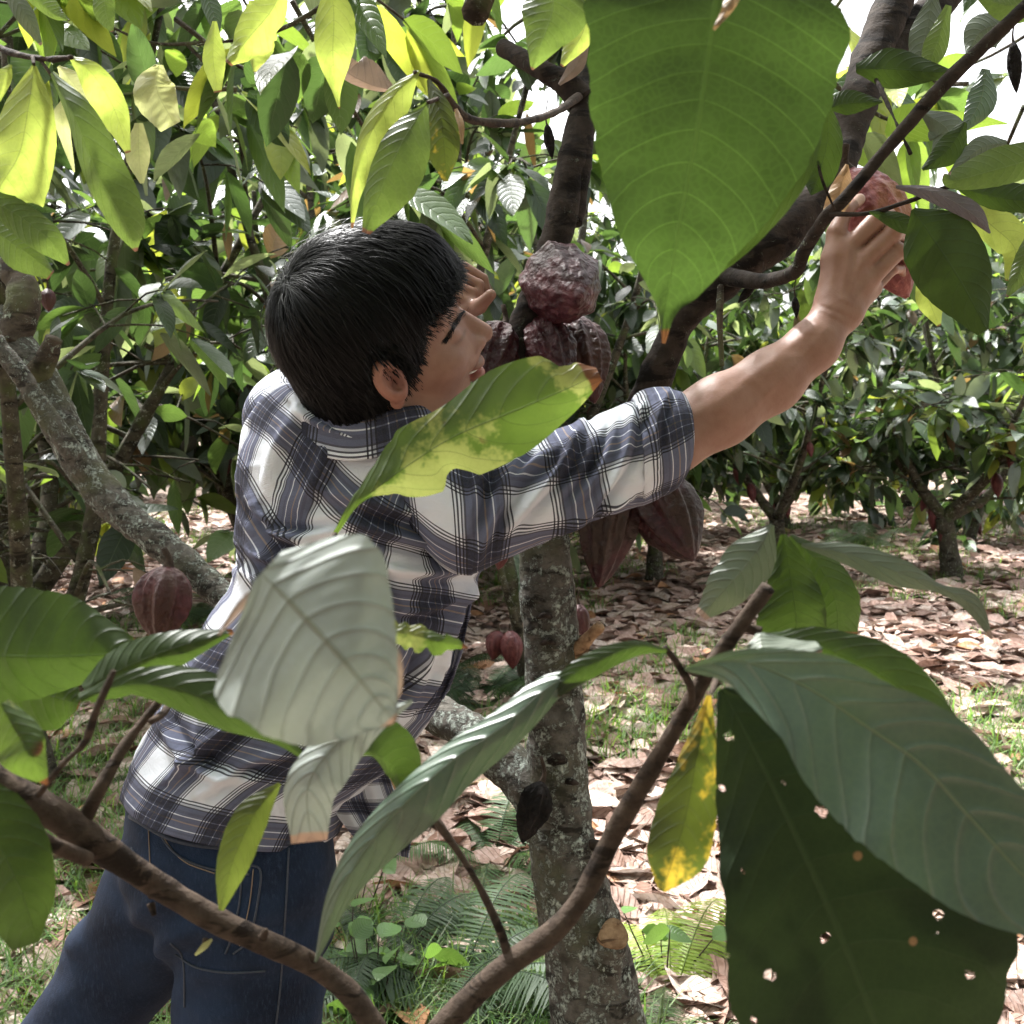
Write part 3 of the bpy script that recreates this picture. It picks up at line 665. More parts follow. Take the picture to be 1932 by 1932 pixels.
pod(1425, 535, 1.4, 1392, 572, 1.4, 9, 'small black pod under the upper right limb', 'pod_dry', 11, .0012, .2, 30, 24, 'dried black pods')
pod(1500, 560, 1.6, 1503, 600, 1.6, 8, 'tiny black pod on a thread left of the wrist', 'pod_dry', 12, .0012, .2, 30, 24, 'dried black pods')
pod(1912, 80, 1.3, 1918, 175, 1.3, 14, 'long black dried pod at the top right edge', 'pod_dry', 13, .0012, .2, 40, 30, 'dried black pods')
pod(940, 1190, 4.9, 930, 1245, 4.9, 20, 'left one of two small pods on the thin stem', 'pod_far', 14, .001, .14, 30, 30, 'small pods on the thin stem')
pod(962, 1190, 4.85, 968, 1262, 4.85, 22, 'right one of two small pods on the thin stem', 'pod_far', 15, .001, .14, 30, 30, 'small pods on the thin stem')
pod(1092, 1140, 2.2, 1104, 1205, 2.2, 17, 'dark pod half hidden right of the trunk', 'pod', 16, .001, .14, 30, 30)
pod(950, 1035, 1.6, 940, 1075, 1.6, 14, 'small crimson pod just under the armpit fold', 'pod_far', 17, .001, .14, 30, 30)
pod(90, 545, 2.3, 92, 588, 2.3, 15, 'dark small pod hanging at the left above the limb stub', 'pod', 18, .001, .14, 30, 30)

# ------------------------------------------------------------------ foreground leaves
M['L_big'] = leaf_mat('leaf_big_green', (.022, .046, .010), (.046, .082, .013), (.16, .28, .06), tfac=.55, nv=17, vstr=1.4, vt=1.4, rough=.55, tip=(.935, (.20, .085, .03)), spec=.3, bumpd=.0008)
M['L_lime'] = leaf_mat('leaf_lime', (.16, .22, .04), (.42, .50, .09), (.10, .14, .04), tfac=.6, nv=10, bumpd=.0012, tip=(.97, (.25, .12, .05)))
M['L_yellow'] = leaf_mat('leaf_yellow', (.36, .37, .15), (.64, .66, .28), (.3, .3, .1), tfac=.6, nv=9)
M['L_mid'] = leaf_mat('leaf_mid', (.055, .09, .025), (.15, .22, .035), (.16, .24, .08), tfac=.45, nv=11, tip=(.965, (.22, .1, .06)))
M['L_green'] = leaf_mat('leaf_green', (.022, .042, .010), (.050, .085, .011), (.05, .09, .025), tfac=.5, nv=10, tip=(.965, (.20, .08, .03)))
M['L_patch'] = leaf_mat('leaf_patchy', (.035, .065, .014), (.095, .15, .018), (.02, .03, .01), patch=(.18, .20, .05), patch_amt=.45, tfac=.5, nv=9, tip=(.93, (.16, .06, .02)), spots=(30, (.09, .03, .012)))
M['L_ygreen'] = leaf_mat('leaf_yellow_green', (.045, .062, .013), (.085, .11, .014), (.03, .045, .01), patch=(.36, .25, .025), patch_amt=.35, tfac=.5, nv=12, rough=.5, spots=(24, (.36, .16, .06)), bumpd=.0016)
M['L_grey'] = leaf_mat('leaf_grey_green', (.050, .085, .055), (.07, .12, .035), (.13, .17, .08), tfac=.12, nv=11, rough=.38, spec=.7, bumpd=.0016)  # base colour greyed to carry some of the sky sheen
M['L_greyd'] = leaf_mat('leaf_grey_dull', (.085, .105, .075), (.10, .13, .05), (.13, .15, .1), tfac=.12, nv=10, rough=.5, spec=.5, tip=(.95, (.30, .2, .15)))
M['L_pale'] = leaf_mat('leaf_pale_under', (.30, .33, .31), (.16, .18, .13), (.2, .2, .13), tfac=.2, nv=9, rough=.6, spec=.3, tip=(.955, (.45, .29, .2)), bumpd=.0022)
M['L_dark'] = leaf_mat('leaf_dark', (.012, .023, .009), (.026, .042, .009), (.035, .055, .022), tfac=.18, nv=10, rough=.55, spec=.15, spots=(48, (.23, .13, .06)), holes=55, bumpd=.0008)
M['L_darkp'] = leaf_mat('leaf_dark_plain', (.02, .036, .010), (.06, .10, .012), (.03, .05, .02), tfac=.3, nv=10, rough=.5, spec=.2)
M['L_dead'] = leaf_mat('leaf_dead', (.26, .185, .145), (.28, .19, .13), (.18, .12, .09), tfac=.3, nv=9, rough=.6)
M['L_tan'] = leaf_mat('leaf_tan', (.36, .23, .12), (.40, .24, .11), (.24, .14, .07), tfac=.3, nv=9, rough=.5)
M['L_purple'] = leaf_mat('leaf_purple_grey', (.10, .08, .09), (.09, .075, .065), (.2, .17, .17), tfac=.15, nv=9, rough=.5)

def leaf(parent, mat, mid, wa, wb, fold=.25, wave=.05, rag=0, seed=0, n=44, m=18, label=None, name='leaf', twist=0, pet=None):
    """mid: (x, y, depth) base to tip; wa, wb: half widths (picture units) on either side; side a is right of a hanging leaf"""
    c = cat(mid, n); tn = np.gradient(c[:, :2], axis=0); tn /= np.linalg.norm(tn, axis=1)[:, None] + 1e-9
    nx = np.stack([tn[:, 1], -tn[:, 0]], -1)
    A = np.maximum(cat(wa, n)[:, 0], .4); B = np.maximum(cat(wb, n)[:, 0], .4); r = np.random.default_rng(seed + 77)
    T = np.linspace(0, 1, n)
    if rag:
        for W_ in (A, B):
            z = fbm(np.stack([T * 9, T * 0 + seed, T * 0 + (0 if W_ is A else 7)], -1), seed, 3); W_ *= 1 - rag * np.clip(z * 1.6, -.15, 1)
    else:
        for W_ in (A, B): W_ *= 1 + .03 * fbm(np.stack([T * 26, T * 0 + seed, T * 0 + (0 if W_ is A else 5)], -1), seed, 3) - .05 * np.clip(fbm(np.stack([T * 30, T * 0 + seed * 3, T * 0 + (0 if W_ is A else 9)], -1), seed + 4, 2) - .35, 0, 1)
    s = np.linspace(-1, 1, m + 1); S_, Ti = np.meshgrid(s, np.arange(n)); 
    w = np.where(S_ >= 0, A[:, None] * S_, B[:, None] * S_)
    x = c[:, 0:1] + nx[:, 0:1] * w; y = c[:, 1:2] + nx[:, 1:2] * w
    wpx = np.maximum(A, B).max(); sc = c[:, 2:3] / 2025 * wpx
    ph = r.uniform(0, 6)
    dd = fold * sc * np.abs(S_) ** 1.4 * np.minimum(1, (A + B)[:, None] / (1.2 * wpx)) + twist * sc * S_ * (T[:, None]) 
    dd = dd + wave * sc * np.sin(T[:, None] * 15 + ph + S_ * 1.5) * np.abs(S_) ** 1.5 + .13 * wave * sc * np.sin(T[:, None] * 62 - np.abs(S_) * 5) * (1 - np.abs(S_)) * np.abs(S_) * 3
    V = P(x, y, c[:, 2:3] + dd).reshape(-1, 3)
    uv = np.stack([np.repeat(T[:, None], m + 1, 1), S_ * .5 + .5], -1).reshape(-1, 2)
    o = mk(name, V, grid_faces(n, m + 1), M[mat], parent, uv=uv)
    if label: o['label'] = label
    if pet:
        mb = MB(); branch(mb, list(pet) + [mid[0]], [5] * (len(pet) + 1), 8, bump=0, n=24); mb.obj('petiole', M['twig'], o)
    return o
def twig(parent, pts, r, name='twig', mat='twig', sides=12, bump=.0012, seed=0, n=None):
    mb = MB(); branch(mb, pts, r, sides, bump, seed, n); return mb.obj(name, M[mat], parent)

# the tree's own crown, above the picture: it shades the man
r = np.random.default_rng(77); n = 2600
O = np.stack([r.uniform(-2.2, 2.0, n), r.uniform(-.9, 4.0, n), r.uniform(2.0, 3.9, n)], -1)
den = fbm(O * 1.3, 31, 2); k = (O[:, 2] > 1.55 + .40 * np.maximum(O[:, 1], 0)) & (den > -.16) & ~((O[:, 0] > .25) & (O[:, 1] > 1.2))
O = O[k]; n = len(O); D = r.normal(0, .6, (n, 3)); D[:, 2] = -.25 + r.normal(0, .25, n)
V, F, uv, c = leaf_batch(r, O, D, r.uniform(.16, .30, n), r.uniform(.035, .055, n), r.uniform(.0, .25, n), TINTS[r.integers(0, 5, n)])
ok = (V[:, 2] > 1.42 + .385 * np.maximum(V[:, 1], 0)).reshape(n, -1).all(1); F = F.reshape(n, -1, 4)[ok].reshape(-1, 4)
crown = mk('crown', V, F, M['crown'], tree, uv=uv, col=c)
mb = MB()
for q in range(14):
    a = r.uniform(0, 6.28); s0 = np.array([.13, 1.75, 2.1]) + r.normal(0, .1, 3); e = np.array([-.1 + 1.6 * math.cos(a), 1.5 + 1.5 * math.sin(a), 3.2]); e[2] = max(2.6, 1.6 + .42 * e[1] + .3)
    mb.tube([s0, (s0 + e) / 2 + [0, 0, .25], e], [.022, .014, .006], 8, 24)
mb.obj('limb', M['bark'], tree)
for nm, (x0, x1, y0, y1, cnt, lo) in {'r': (.75, 2.6, 2.4, 4.8, 380, 1.95), 'l': (-2.6, -.2, 3.0, 4.6, 200, 2.15)}.items():
    O, D = [], []; mb = MB()
    for q in range(cnt // 9):
        a = np.array([r.uniform(x0, x1), r.uniform(y0, y1), r.uniform(lo, 3.1)]); d = r.normal(0, 1, 3) * [1, 1, .3]; d /= np.linalg.norm(d); l = r.uniform(.35, .6)
        MB().tube([a - d * l * .6 + [0, 0, .25], a + [0, 0, .06], a + d * l * .5], [.009, .006, .003], 6, 10).obj('twig', M['bark'], tree)
        for g in range(9): O.append(a + d * l * r.uniform(-.3, .5)); e = d * .5 + r.normal(0, .5, 3); e[2] -= .6; D.append(e)
    O, D = np.array(O), np.array(D); n = len(O)
    V, F, uv, c = leaf_batch(r, O, D, r.uniform(.17, .32, n), r.uniform(.038, .066, n), r.uniform(.05, .4, n), TINTS[r.choice([1, 2, 3, 4, 5], n, p=[.22, .25, .25, .1, .18])] * r.uniform(.8, 1.3, (n, 1)), nt_=8, wav=.014, curl=.22)
    cr = mk('crown', V, F, M['crown'], tree, uv=uv, col=c)
# leaves and twigs of his tree, in front of the limb on the right
twig(tree, [(1372, 522, 1.43), (1440, 530, 1.32), (1500, 512, 1.22), (1520, 468, 1.18), (1560, 408, 1.14), (1600, 368, 1.12), (1700, 250, 1.1), (1800, 140, 1.08), (1950, 0, 1.05)], [18, 15, 14, 13, 12, 12, 13, 13, 14], 'side_branch', 'bark_dark', 14, .0015, 1, 120)
twig(tree, [(1566, 404, 1.13), (1640, 402, 1.1), (1720, 378, 1.08), (1800, 350, 1.08), (1940, 330, 1.08)], [5, 4.5, 4, 4, 3], 'twig', 'bark_dark')
twig(tree, [(1718, 290, 1.1), (1690, 230, 1.12), (1660, 165, 1.18), (1630, 110, 1.3)], [4, 4, 4, 3], 'twig', 'bark_dark')
twig(tree, [(1360, 540, 1.42), (1358, 600, 1.4), (1362, 690, 1.4)], [7, 6, 5], 'twig', 'bark')
twig(tree, [(1575, 395, 1.12), (1555, 350, 1.1), (1540, 300, 1.1)], [3, 3, 3], 'twig', 'bark_dark')
leaf(tree, 'L_darkp', [(1562, 190, 1.08), (1562, 260, 1.09), (1545, 330, 1.1), (1530, 368, 1.1)], [2, 28, 30, 2], [2, 50, 40, 2], label='dark drooping leaf beside the big green one', seed=1)
leaf(tree, 'L_darkp', [(1560, 205, 1.1), (1600, 195, 1.1), (1665, 192, 1.1)], [2, 26, 2], [2, 22, 2], seed=2)
leaf(tree, 'L_darkp', [(1615, 130, 1.2), (1680, 130, 1.2), (1760, 135, 1.2), (1800, 135, 1.2)], [10, 40, 18, 1], [8, 38, 18, 1], seed=3)
leaf(tree, 'L_tan', [(1598, 310, 1.12), (1585, 360, 1.13), (1575, 405, 1.14)], [3, 26, 14], [3, 20, 24], label='dry tan leaf caught above the hand', fold=.5, wave=.2, seed=4)
leaf(tree, 'L_darkp', [(1722, 395, 1.06), (1760, 450, 1.06), (1812, 530, 1.07), (1862, 622, 1.08)], [6, 72, 66, 4], [4, 66, 70, 22], label='broad dark leaf hanging right of the raised hand', seed=5, fold=.2)
leaf(tree, 'L_green', [(1640, 400, 1.09), (1700, 418, 1.09), (1765, 450, 1.08)], [2, 16, 4], [2, 20, 6], seed=6)
leaf(tree, 'L_lime', [(1735, 515, 1.2), (1752, 565, 1.2), (1772, 615, 1.2)], [2, 26, 4], [4, 24, 4], seed=7)
leaf(tree, 'L_lime', [(1820, 372, 1.15), (1865, 420, 1.15), (1915, 470, 1.16), (1900, 530, 1.16)], [4, 40, 34, 4], [2, 30, 30, 4], seed=8)
leaf(tree, 'L_purple', [(1690, 352, 1.07), (1760, 362, 1.06), (1830, 400, 1.06), (1868, 440, 1.07)], [3, 10, 22, 2], [3, 20, 16, 2], label='folded purple grey leaf on the thin twig', seed=9)
leaf(tree, 'L_mid', [(1950, 300, 1.05), (1880, 320, 1.05), (1800, 340, 1.06), (1780, 330, 1.06)], [30, 32, 18, 4], [36, 40, 20, 3], seed=10)
leaf(tree, 'L_darkp', [(1800, 350, 1.12), (1870, 370, 1.12), (1950, 380, 1.12)], [4, 30, 30], [4, 24, 24], seed=11)
leaf(tree, 'L_mid', [(1960, 440, 1.1), (1930, 500, 1.1), (1900, 560, 1.1)], [30, 30, 3], [20, 20, 3], seed=111)
for i, (m_, mid, a_, b_) in enumerate([
    ('L_greyd', [(1760, -10, 1.3), (1745, 70, 1.3), (1720, 145, 1.3)], [10, 38, 3], [6, 30, 3]), ('L_mid', [(1790, 10, 1.25), (1765, 90, 1.25), (1740, 140, 1.25)], [6, 22, 2], [6, 24, 2]),
    ('L_greyd', [(1900, 40, 1.2), (1850, 60, 1.2), (1825, 110, 1.2)], [20, 44, 4], [14, 30, 4]), ('L_mid', [(1960, 0, 1.1), (1900, 10, 1.1), (1840, -10, 1.1)], [30, 34, 4], [20, 20, 4]),
    ('L_greyd', [(1740, 210, 1.5), (1790, 250, 1.5), (1760, 300, 1.5)], [4, 34, 3], [6, 40, 3]), ('L_grey', [(1860, 130, 1.5), (1850, 190, 1.5), (1815, 250, 1.5)], [8, 30, 3], [8, 26, 3]),
    ('L_darkp', [(1820, 230, 1.4), (1790, 280, 1.4), (1740, 320, 1.4)], [6, 30, 3], [6, 24, 3]), ('L_greyd', [(1900, 270, 1.4), (1850, 280, 1.4), (1790, 330, 1.4)], [6, 24, 3], [6, 22, 3])]):
    leaf(tree, m_, mid, a_, b_, seed=20 + i)
# leaves on the tree's upper trunk
leaf(tree, 'L_dead', [(1055, 160, 1.5), (1090, 120, 1.5), (1110, 60, 1.5)], [3, 16, 3], [3, 14, 2], seed=31)
# twig with three leaves over the man's head
tc = empty('cacao_twig', None, 'arched twig with lime and dark leaves hanging above the man’s head', 'twig')
twig(tc, [(1092, 182, 1.52), (1040, 215, 1.2), (965, 232, 1.0), (890, 226, .9), (855, 198, .85), (825, 155, .82), (782, 136, .80)], [9, 7, 7, 7, 6, 5, 4])
leaf(tc, 'L_lime', [(790, 134, .80), (742, 180, .80), (700, 250, .80), (668, 350, .81), (664, 430, .82)], [3, 40, 42, 20, 2], [2, 16, 20, 6, 2], seed=32)
leaf(tc, 'L_mid', [(806, 194, .77), (762, 262, .76), (722, 350, .76), (690, 440, .77)], [3, 56, 60, 8], [3, 34, 32, 8], label='olive leaf with shaded upper half, hanging above the head', fold=.15, seed=33)
leaf(tc, 'L_ygreen', [(808, 150, .80), (830, 210, .79), (838, 280, .79), (842, 342, .80)], [3, 24, 30, 3], [3, 22, 34, 6], seed=34, label='yellow leaf with brown spots')
leaf(tc, 'L_tan', [(860, 205, .84), (868, 235, .83), (872, 272, .83)], [3, 8, 2], [3, 8, 2], seed=35)
mb = MB(); branch(mb, [(806, 194, .77), (830, 185, .8), (845, 178, .83)], [4, 4, 4], 6, 0, n=12); mb.obj('petiole', M['twig'], tc)

# top left branch of young lime leaves
tl = empty('cacao_branch', None, 'branch of lime young leaves hanging in the top left corner', 'branch', None)
twig(tl, [(-60, 60, .9), (10, 95, .85), (50, 106, .82), (95, 112, .8), (135, 108, .78)], [7, 7, 6, 5, 4])
twig(tl, [(62, 108, .81), (64, 122, .8)], [4, 3], n=8)
twig(tl, [(75, 110, .81), (92, 135, .8), (100, 150, .8)], [4, 3, 3], n=12)
leaf(tl, 'L_lime', [(64, 124, .8), (54, 200, .79), (36, 290, .79), (0, 350, .8), (-10, 385, .81)], [5, 48, 70, 90, 30], [5, 44, 60, 20, 4], label='widest lime leaf at the left edge', seed=40)
leaf(tl, 'L_mid', [(97, 138, .76), (140, 220, .75), (185, 330, .75), (235, 420, .76), (257, 474, .77)], [5, 40, 56, 42, 3], [3, 14, 26, 26, 3], label='long olive green leaf hanging in front', fold=.35, seed=41)
leaf(tl, 'L_lime', [(132, 107, .79), (175, 140, .79), (215, 205, .8), (243, 288, .8)], [3, 22, 26, 4], [3, 30, 34, 6], seed=42)
leaf(tl, 'L_yellow', [(110, 125, .84), (140, 160, .84), (172, 205, .84)], [3, 24, 8], [3, 22, 8], seed=43)
leaf(tl, 'L_yellow', [(118, 190, .86), (116, 225, .86), (140, 325, .87)], [4, 14, 2], [4, 14, 2], seed=44)
leaf(tl, 'L_yellow', [(300, 122, .98), (296, 170, .98), (330, 235, .98)], [8, 36, 12], [8, 46, 30], label='crumpled pale yellow leaf', fold=.6, wave=.3, seed=45)
leaf(tl, 'L_yellow', [(262, 232, .95), (262, 290, .95), (268, 346, .95)], [8, 22, 4], [8, 26, 4], seed=46)
leaf(tl, 'L_mid', [(-30, 372, .8), (40, 410, .8), (95, 455, .8), (130, 500, .81)], [30, 28, 26, 3], [10, 34, 30, 3], seed=47)
leaf(tl, 'L_mid', [(-20, 430, .84), (40, 470, .84), (100, 515, .85)], [30, 30, 4], [10, 40, 16], seed=48)
leaf(tl, 'L_greyd', [(15, -20, .8), (50, 30, .8), (78, 85, .81)], [14, 16, 3], [12, 20, 3], seed=49)
leaf(tl, 'L_mid', [(195, -20, .9), (200, 25, .9), (212, 60, .9)], [20, 18, 3], [20, 22, 3], seed=50)
leaf(tl, 'L_mid', [(60, -10, .9), (100, 25, .9), (130, 38, .9)], [30, 20, 2], [14, 10, 2], seed=51)
leaf(tl, 'L_lime', [(20, 122, .84), (8, 150, .84), (-8, 200, .84)], [3, 14, 3], [3, 20, 3], seed=52)
tm = empty('cacao_branch', None, 'pair of bright backlit leaves dangling at the top left of centre', 'branch', None)
twig(tm, [(560, -60, .92), (600, -45, .9), (620, -32, .9)], [6, 5, 4], n=20); twig(tm, [(540, -45, .9), (480, -50, .9), (420, -50, .9)], [5, 5, 4], n=20)
leaf(tm, 'L_lime', [(540, -40, .85), (512, 20, .85), (470, 70, .86), (430, 120, .86)], [4, 30, 46, 8], [4, 48, 30, 6], label='lime leaf with a bitten tip', rag=.2, seed=53)
leaf(tm, 'L_lime', [(470, 40, .88), (478, 90, .88), (480, 136, .88)], [10, 40, 3], [10, 12, 2], seed=54)
leaf(tm, 'L_lime', [(405, 40, .9), (402, 110, .9), (412, 174, .9)], [4, 24, 6], [4, 20, 8], seed=55)
leaf(tm, 'L_lime', [(622, -40, .85), (630, 30, .85), (628, 100, .85), (634, 170, .86), (640, 205, .86)], [6, 38, 38, 10, 2], [6, 34, 32, 8, 1], label='brightest pointed lime leaf', seed=56)
leaf(tm, 'L_dead', [(748, 172, 1.1), (700, 160, 1.1), (655, 135, 1.1), (648, 100, 1.1)], [3, 10, 14, 3], [3, 40, 40, 6], label='dull grey brown dead leaf', seed=57)
leaf(tm, 'L_grey', [(380, -30, .95), (400, 20, .95), (412, 70, .95)], [10, 18, 3], [8, 16, 3], seed=58)
tn_ = empty('cacao_branch', None, 'pale green leaves hanging left of the biggest leaf', 'branch', None)
twig(tn_, [(1100, -90, .75), (1070, -70, .72), (1045, -45, .7)], [5, 5, 4], n=16)
leaf(tn_, 'L_mid', [(1048, -50, .7), (1042, 20, .7), (1022, 80, .7), (1004, 132, .71)], [20, 68, 36, 2], [10, 58, 32, 2], seed=60)
leaf(tn_, 'L_lime', [(1120, -20, .9), (1100, 60, .9), (1060, 125, .9)], [10, 24, 4], [10, 34, 4], seed=61)

# the biggest leaf
tb = empty('cacao_branch', None, 'branch end carrying the huge green leaf with a burnt brown tip', 'branch', None)
twig(tb, [(1420, -260, .5), (1380, -200, .5), (1362, -130, .5)], [9, 8, 6], n=20)
leaf(tb, 'L_big', [(1362, -140, .50), (1350, 0, .49), (1335, 110, .49), (1318, 230, .49), (1295, 350, .495), (1275, 460, .50), (1262, 545, .51), (1256, 590, .515), (1252, 648, .52)], [20, 244, 246, 232, 180, 118, 62, 20, 3], [20, 232, 228, 208, 165, 108, 42, 14, 3], label='huge backlit green leaf with burnt tip', fold=.10, wave=.03, n=90, m=40, seed=62)
leaf(tb, 'L_darkp', [(1560, 120, .56), (1510, 310, .56), (1420, 440, .57), (1322, 542, .58)], [6, 26, 20, 2], [10, 60, 30, 4], label='shaded leaf behind the huge one', seed=63)
leaf(tb, 'L_tan', [(1395, -30, .47), (1372, 15, .468), (1346, 56, .467)], [16, 12, 3], [26, 10, 2], label='scrap of dry brown leaf', fold=.6, wave=.3, seed=64)

# lower left branch with its leaves
bl = empty('cacao_branch', None, 'thick bare branch crossing the lower left in front of the jeans', 'branch', None)
twig(bl, [(-120, 1390, .52), (-20, 1468, .53), (100, 1535, .54), (180, 1592, .55), (300, 1672, .57), (420, 1742, .58), (540, 1795, .59), (620, 1840, .6), (680, 1900, .6), (740, 2000, .6)], [34, 32, 30, 28, 23, 22, 21, 22, 23, 23], 'main_stem', 'twig', 18, .0012, 3, 160)
twig(bl, [(-60, 1480, .50), (20, 1545, .51), (90, 1588, .52), (165, 1622, .54)], [14, 13, 12, 12], 'side_stem')
twig(bl, [(152, 1560, .55), (190, 1485, .55), (240, 1400, .56), (300, 1322, .57)], [15, 12, 10, 9], 'side_stem')
twig(bl, [(284, 1362, .56), (306, 1348, .57), (318, 1330, .58)], [7, 8, 9], 'side_stem', n=14)
twig(bl, [(72, 1500, .53), (120, 1440, .5), (160, 1400, .48), (182, 1340, .46), (215, 1265, .46)], [7, 6, 6, 5, 4], 'petiole')
twig(bl, [(60, 1340, .62), (85, 1310, .62), (105, 1288, .62)], [8, 7, 7], 'side_stem')
for q, (x, y) in enumerate([(286, 1690), (372, 1720), (496, 1768), (592, 1812), (285, 1705), (390, 1772)]):
    twig(bl, [(x, y, .575), (x + (-8 if q % 2 else 6), y - 14 if q < 4 else y + 22, .572)], [9, 4], 'bud', n=6, seed=q)
leaf(bl, 'L_yellow', [(400, 1772, .57), (385, 1785, .57), (368, 1802, .57)], [2, 7, 2], [2, 5, 2], name='bud_scale', seed=69)
leaf(bl, 'L_green', [(-160, 1225, .52), (-40, 1235, .52), (60, 1240, .52), (160, 1238, .53), (262, 1228, .54)], [90, 125, 130, 105, 20], [60, 90, 80, 50, 14], label='broad green leaf at the left edge', seed=70, n=60, m=24)
leaf(bl, 'L_green', [(-60, 1290, .56), (40, 1300, .56), (120, 1320, .56), (150, 1330, .56)], [60, 60, 50, 8], [40, 66, 60, 10], seed=71)
leaf(bl, 'L_green', [(158, 1300, .50), (230, 1262, .50), (320, 1225, .50), (440, 1192, .51)], [10, 40, 34, 6], [30, 52, 40, 4], label='green leaf with a dark fold', seed=72, fold=.4)
leaf(bl, 'L_green', [(150, 1318, .47), (240, 1292, .47), (340, 1300, .47), (430, 1345, .47), (520, 1388, .475), (580, 1435, .48)], [10, 26, 44, 60, 24, 2], [8, 18, 40, 34, 16, 2], label='long green leaf with a brown tip', seed=73, fold=.3, n=60)
leaf(bl, 'L_patch', [(0, 1330, .45), (40, 1390, .45), (60, 1430, .45), (90, 1480, .46)], [20, 40, 30, 2], [40, 60, 50, 3], seed=74, fold=.5)
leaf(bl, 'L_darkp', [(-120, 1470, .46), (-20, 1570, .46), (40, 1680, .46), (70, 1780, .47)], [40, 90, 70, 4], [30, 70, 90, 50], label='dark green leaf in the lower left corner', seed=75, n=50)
leaf(bl, 'L_pale', [(492, 1082, .33), (560, 1148, .325), (640, 1235, .32), (705, 1312, .322), (745, 1362, .325)], [60, 190, 135, 60, 6], [20, 215, 212, 150, 10], label='large pale blurred leaf nearest the camera', fold=.12, wave=.05, n=60, m=26, seed=76)
leaf(bl, 'L_dead', [(722, 1185, .33), (738, 1240, .328), (728, 1310, .33), (705, 1350, .335)], [2, 20, 26, 3], [2, 12, 18, 3], label='curled tan margin', name='leaf_margin', seed=77, fold=.5)
leaf(bl, 'L_dead', [(498, 1098, .332), (455, 1140, .332), (412, 1198, .333)], [2, 9, 2], [2, 8, 2], name='leaf_margin', seed=78)
leaf(bl, 'L_pale', [(778, 1322, .44), (690, 1365, .44), (620, 1420, .44), (580, 1490, .44), (588, 1588, .45)], [3, 34, 60, 56, 30], [3, 20, 34, 44, 38], label='narrow folded pale leaf under the largest pale one', fold=.3, seed=79)
leaf(bl, 'L_green', [(660, 1425, .49), (705, 1420, .49), (745, 1450, .5), (755, 1496, .5)], [6, 66, 56, 3], [6, 8, 20, 3], label='small green leaf beside the narrow pale one', seed=80)
leaf(bl, 'L_ygreen', [(528, 1478, .5), (478, 1540, .5), (438, 1630, .5), (418, 1718, .51)], [3, 30, 32, 4], [3, 34, 30, 6], label='olive leaf hanging over the back pocket', seed=81)
leaf(bl, 'L_patch', [(715, 1190, .52), (770, 1196, .52), (830, 1210, .52), (882, 1222, .53)], [14, 30, 24, 2], [14, 34, 26, 3], label='small tattered leaf over the striped shirt', rag=.45, seed=82)
leaf(bl, 'L_patch', [(628, 1012, .66), (690, 938, .65), (770, 878, .65), (860, 822, .65), (960, 780, .65), (1060, 738, .66), (1130, 705, .67)], [4, 22, 62, 58, 84, 70, 12], [4, 6, 66, 82, 78, 46, 14], label='tattered yellow green leaf across the shoulder', rag=.34, n=110, m=26, fold=.22, seed=83)
twig(bl, [(505, 1096, .34), (570, 1060, .45), (632, 1008, .66)], [4, 4, 5], 'petiole')

# lower right branch with its leaves
br = empty('cacao_branch', None, 'bare slanting branch across the lower right with broad grey green leaves', 'branch', None)
twig(br, [(760, 2040, .6), (830, 1945, .6), (890, 1880, .6), (960, 1820, .6), (1040, 1760, .6), (1100, 1690, .6), (1150, 1590, .6), (1200, 1500, .59), (1265, 1390, .58), (1325, 1285, .57), (1385, 1195, .56), (1450, 1108, .55)], [26, 25, 24, 23, 22, 20, 19, 18, 17, 17, 15, 16], 'main_stem', 'twig', 18, .0010, 5, 170)
twig(br, [(962, 1812, .6), (935, 1735, .6), (880, 1630, .6), (812, 1534, .6)], [9, 8, 7, 6], 'side_stem')
twig(br, [(1300, 1340, .575), (1304, 1300, .56), (1280, 1255, .54), (1255, 1222, .53)], [8, 6, 6, 5], 'petiole')
twig(br, [(1330, 1275, .57), (1312, 1268, .56), (1296, 1264, .5)], [8, 7, 5], 'petiole', n=12)
twig(br, [(1385, 1190, .56), (1408, 1184, .56), (1435, 1192, .56)], [9, 8, 9], 'petiole', n=12)
twig(br, [(1352, 1280, .565), (1345, 1300, .53), (1339, 1316, .502)], [5, 4, 3], 'petiole')
leaf(br, 'L_green', [(1258, 1228, .52), (1195, 1222, .51), (1110, 1255, .5), (1040, 1305, .5)], [3, 18, 26, 16], [3, 14, 22, 14], label='bright green underside of the arching leaf base', seed=90, n=40)
leaf(br, 'L_grey', [(1100, 1262, .503), (1030, 1300, .498), (950, 1370, .49), (860, 1430, .485), (780, 1500, .48), (700, 1590, .485), (640, 1690, .49), (595, 1815, .50)], [5, 30, 44, 56, 66, 50, 26, 2], [3, 24, 32, 32, 32, 34, 24, 2], label='long arching grey green leaf crossing the centre', n=80, seed=91, fold=.35)
leaf(br, 'L_grey', [(1292, 1262, .42), (1400, 1248, .41), (1530, 1300, .40), (1640, 1372, .395), (1740, 1442, .39), (1830, 1540, .388), (1920, 1640, .386), (2050, 1780, .385)], [3, 24, 74, 92, 110, 110, 100, 30], [3, 58, 112, 170, 190, 170, 130, 30], label='broad grey green leaf sweeping to the right edge', n=100, m=36, fold=-.10, wave=.03, seed=92)
leaf(br, 'L_dark', [(1362, 1300, .47), (1440, 1450, .465), (1530, 1640, .46), (1620, 1850, .46), (1700, 2080, .465)], [10, 260, 335, 320, 160], [10, 100, 180, 240, 100], label='very large dark leaf dotted with insect holes', n=90, m=36, fold=.08, wave=.03, seed=93)
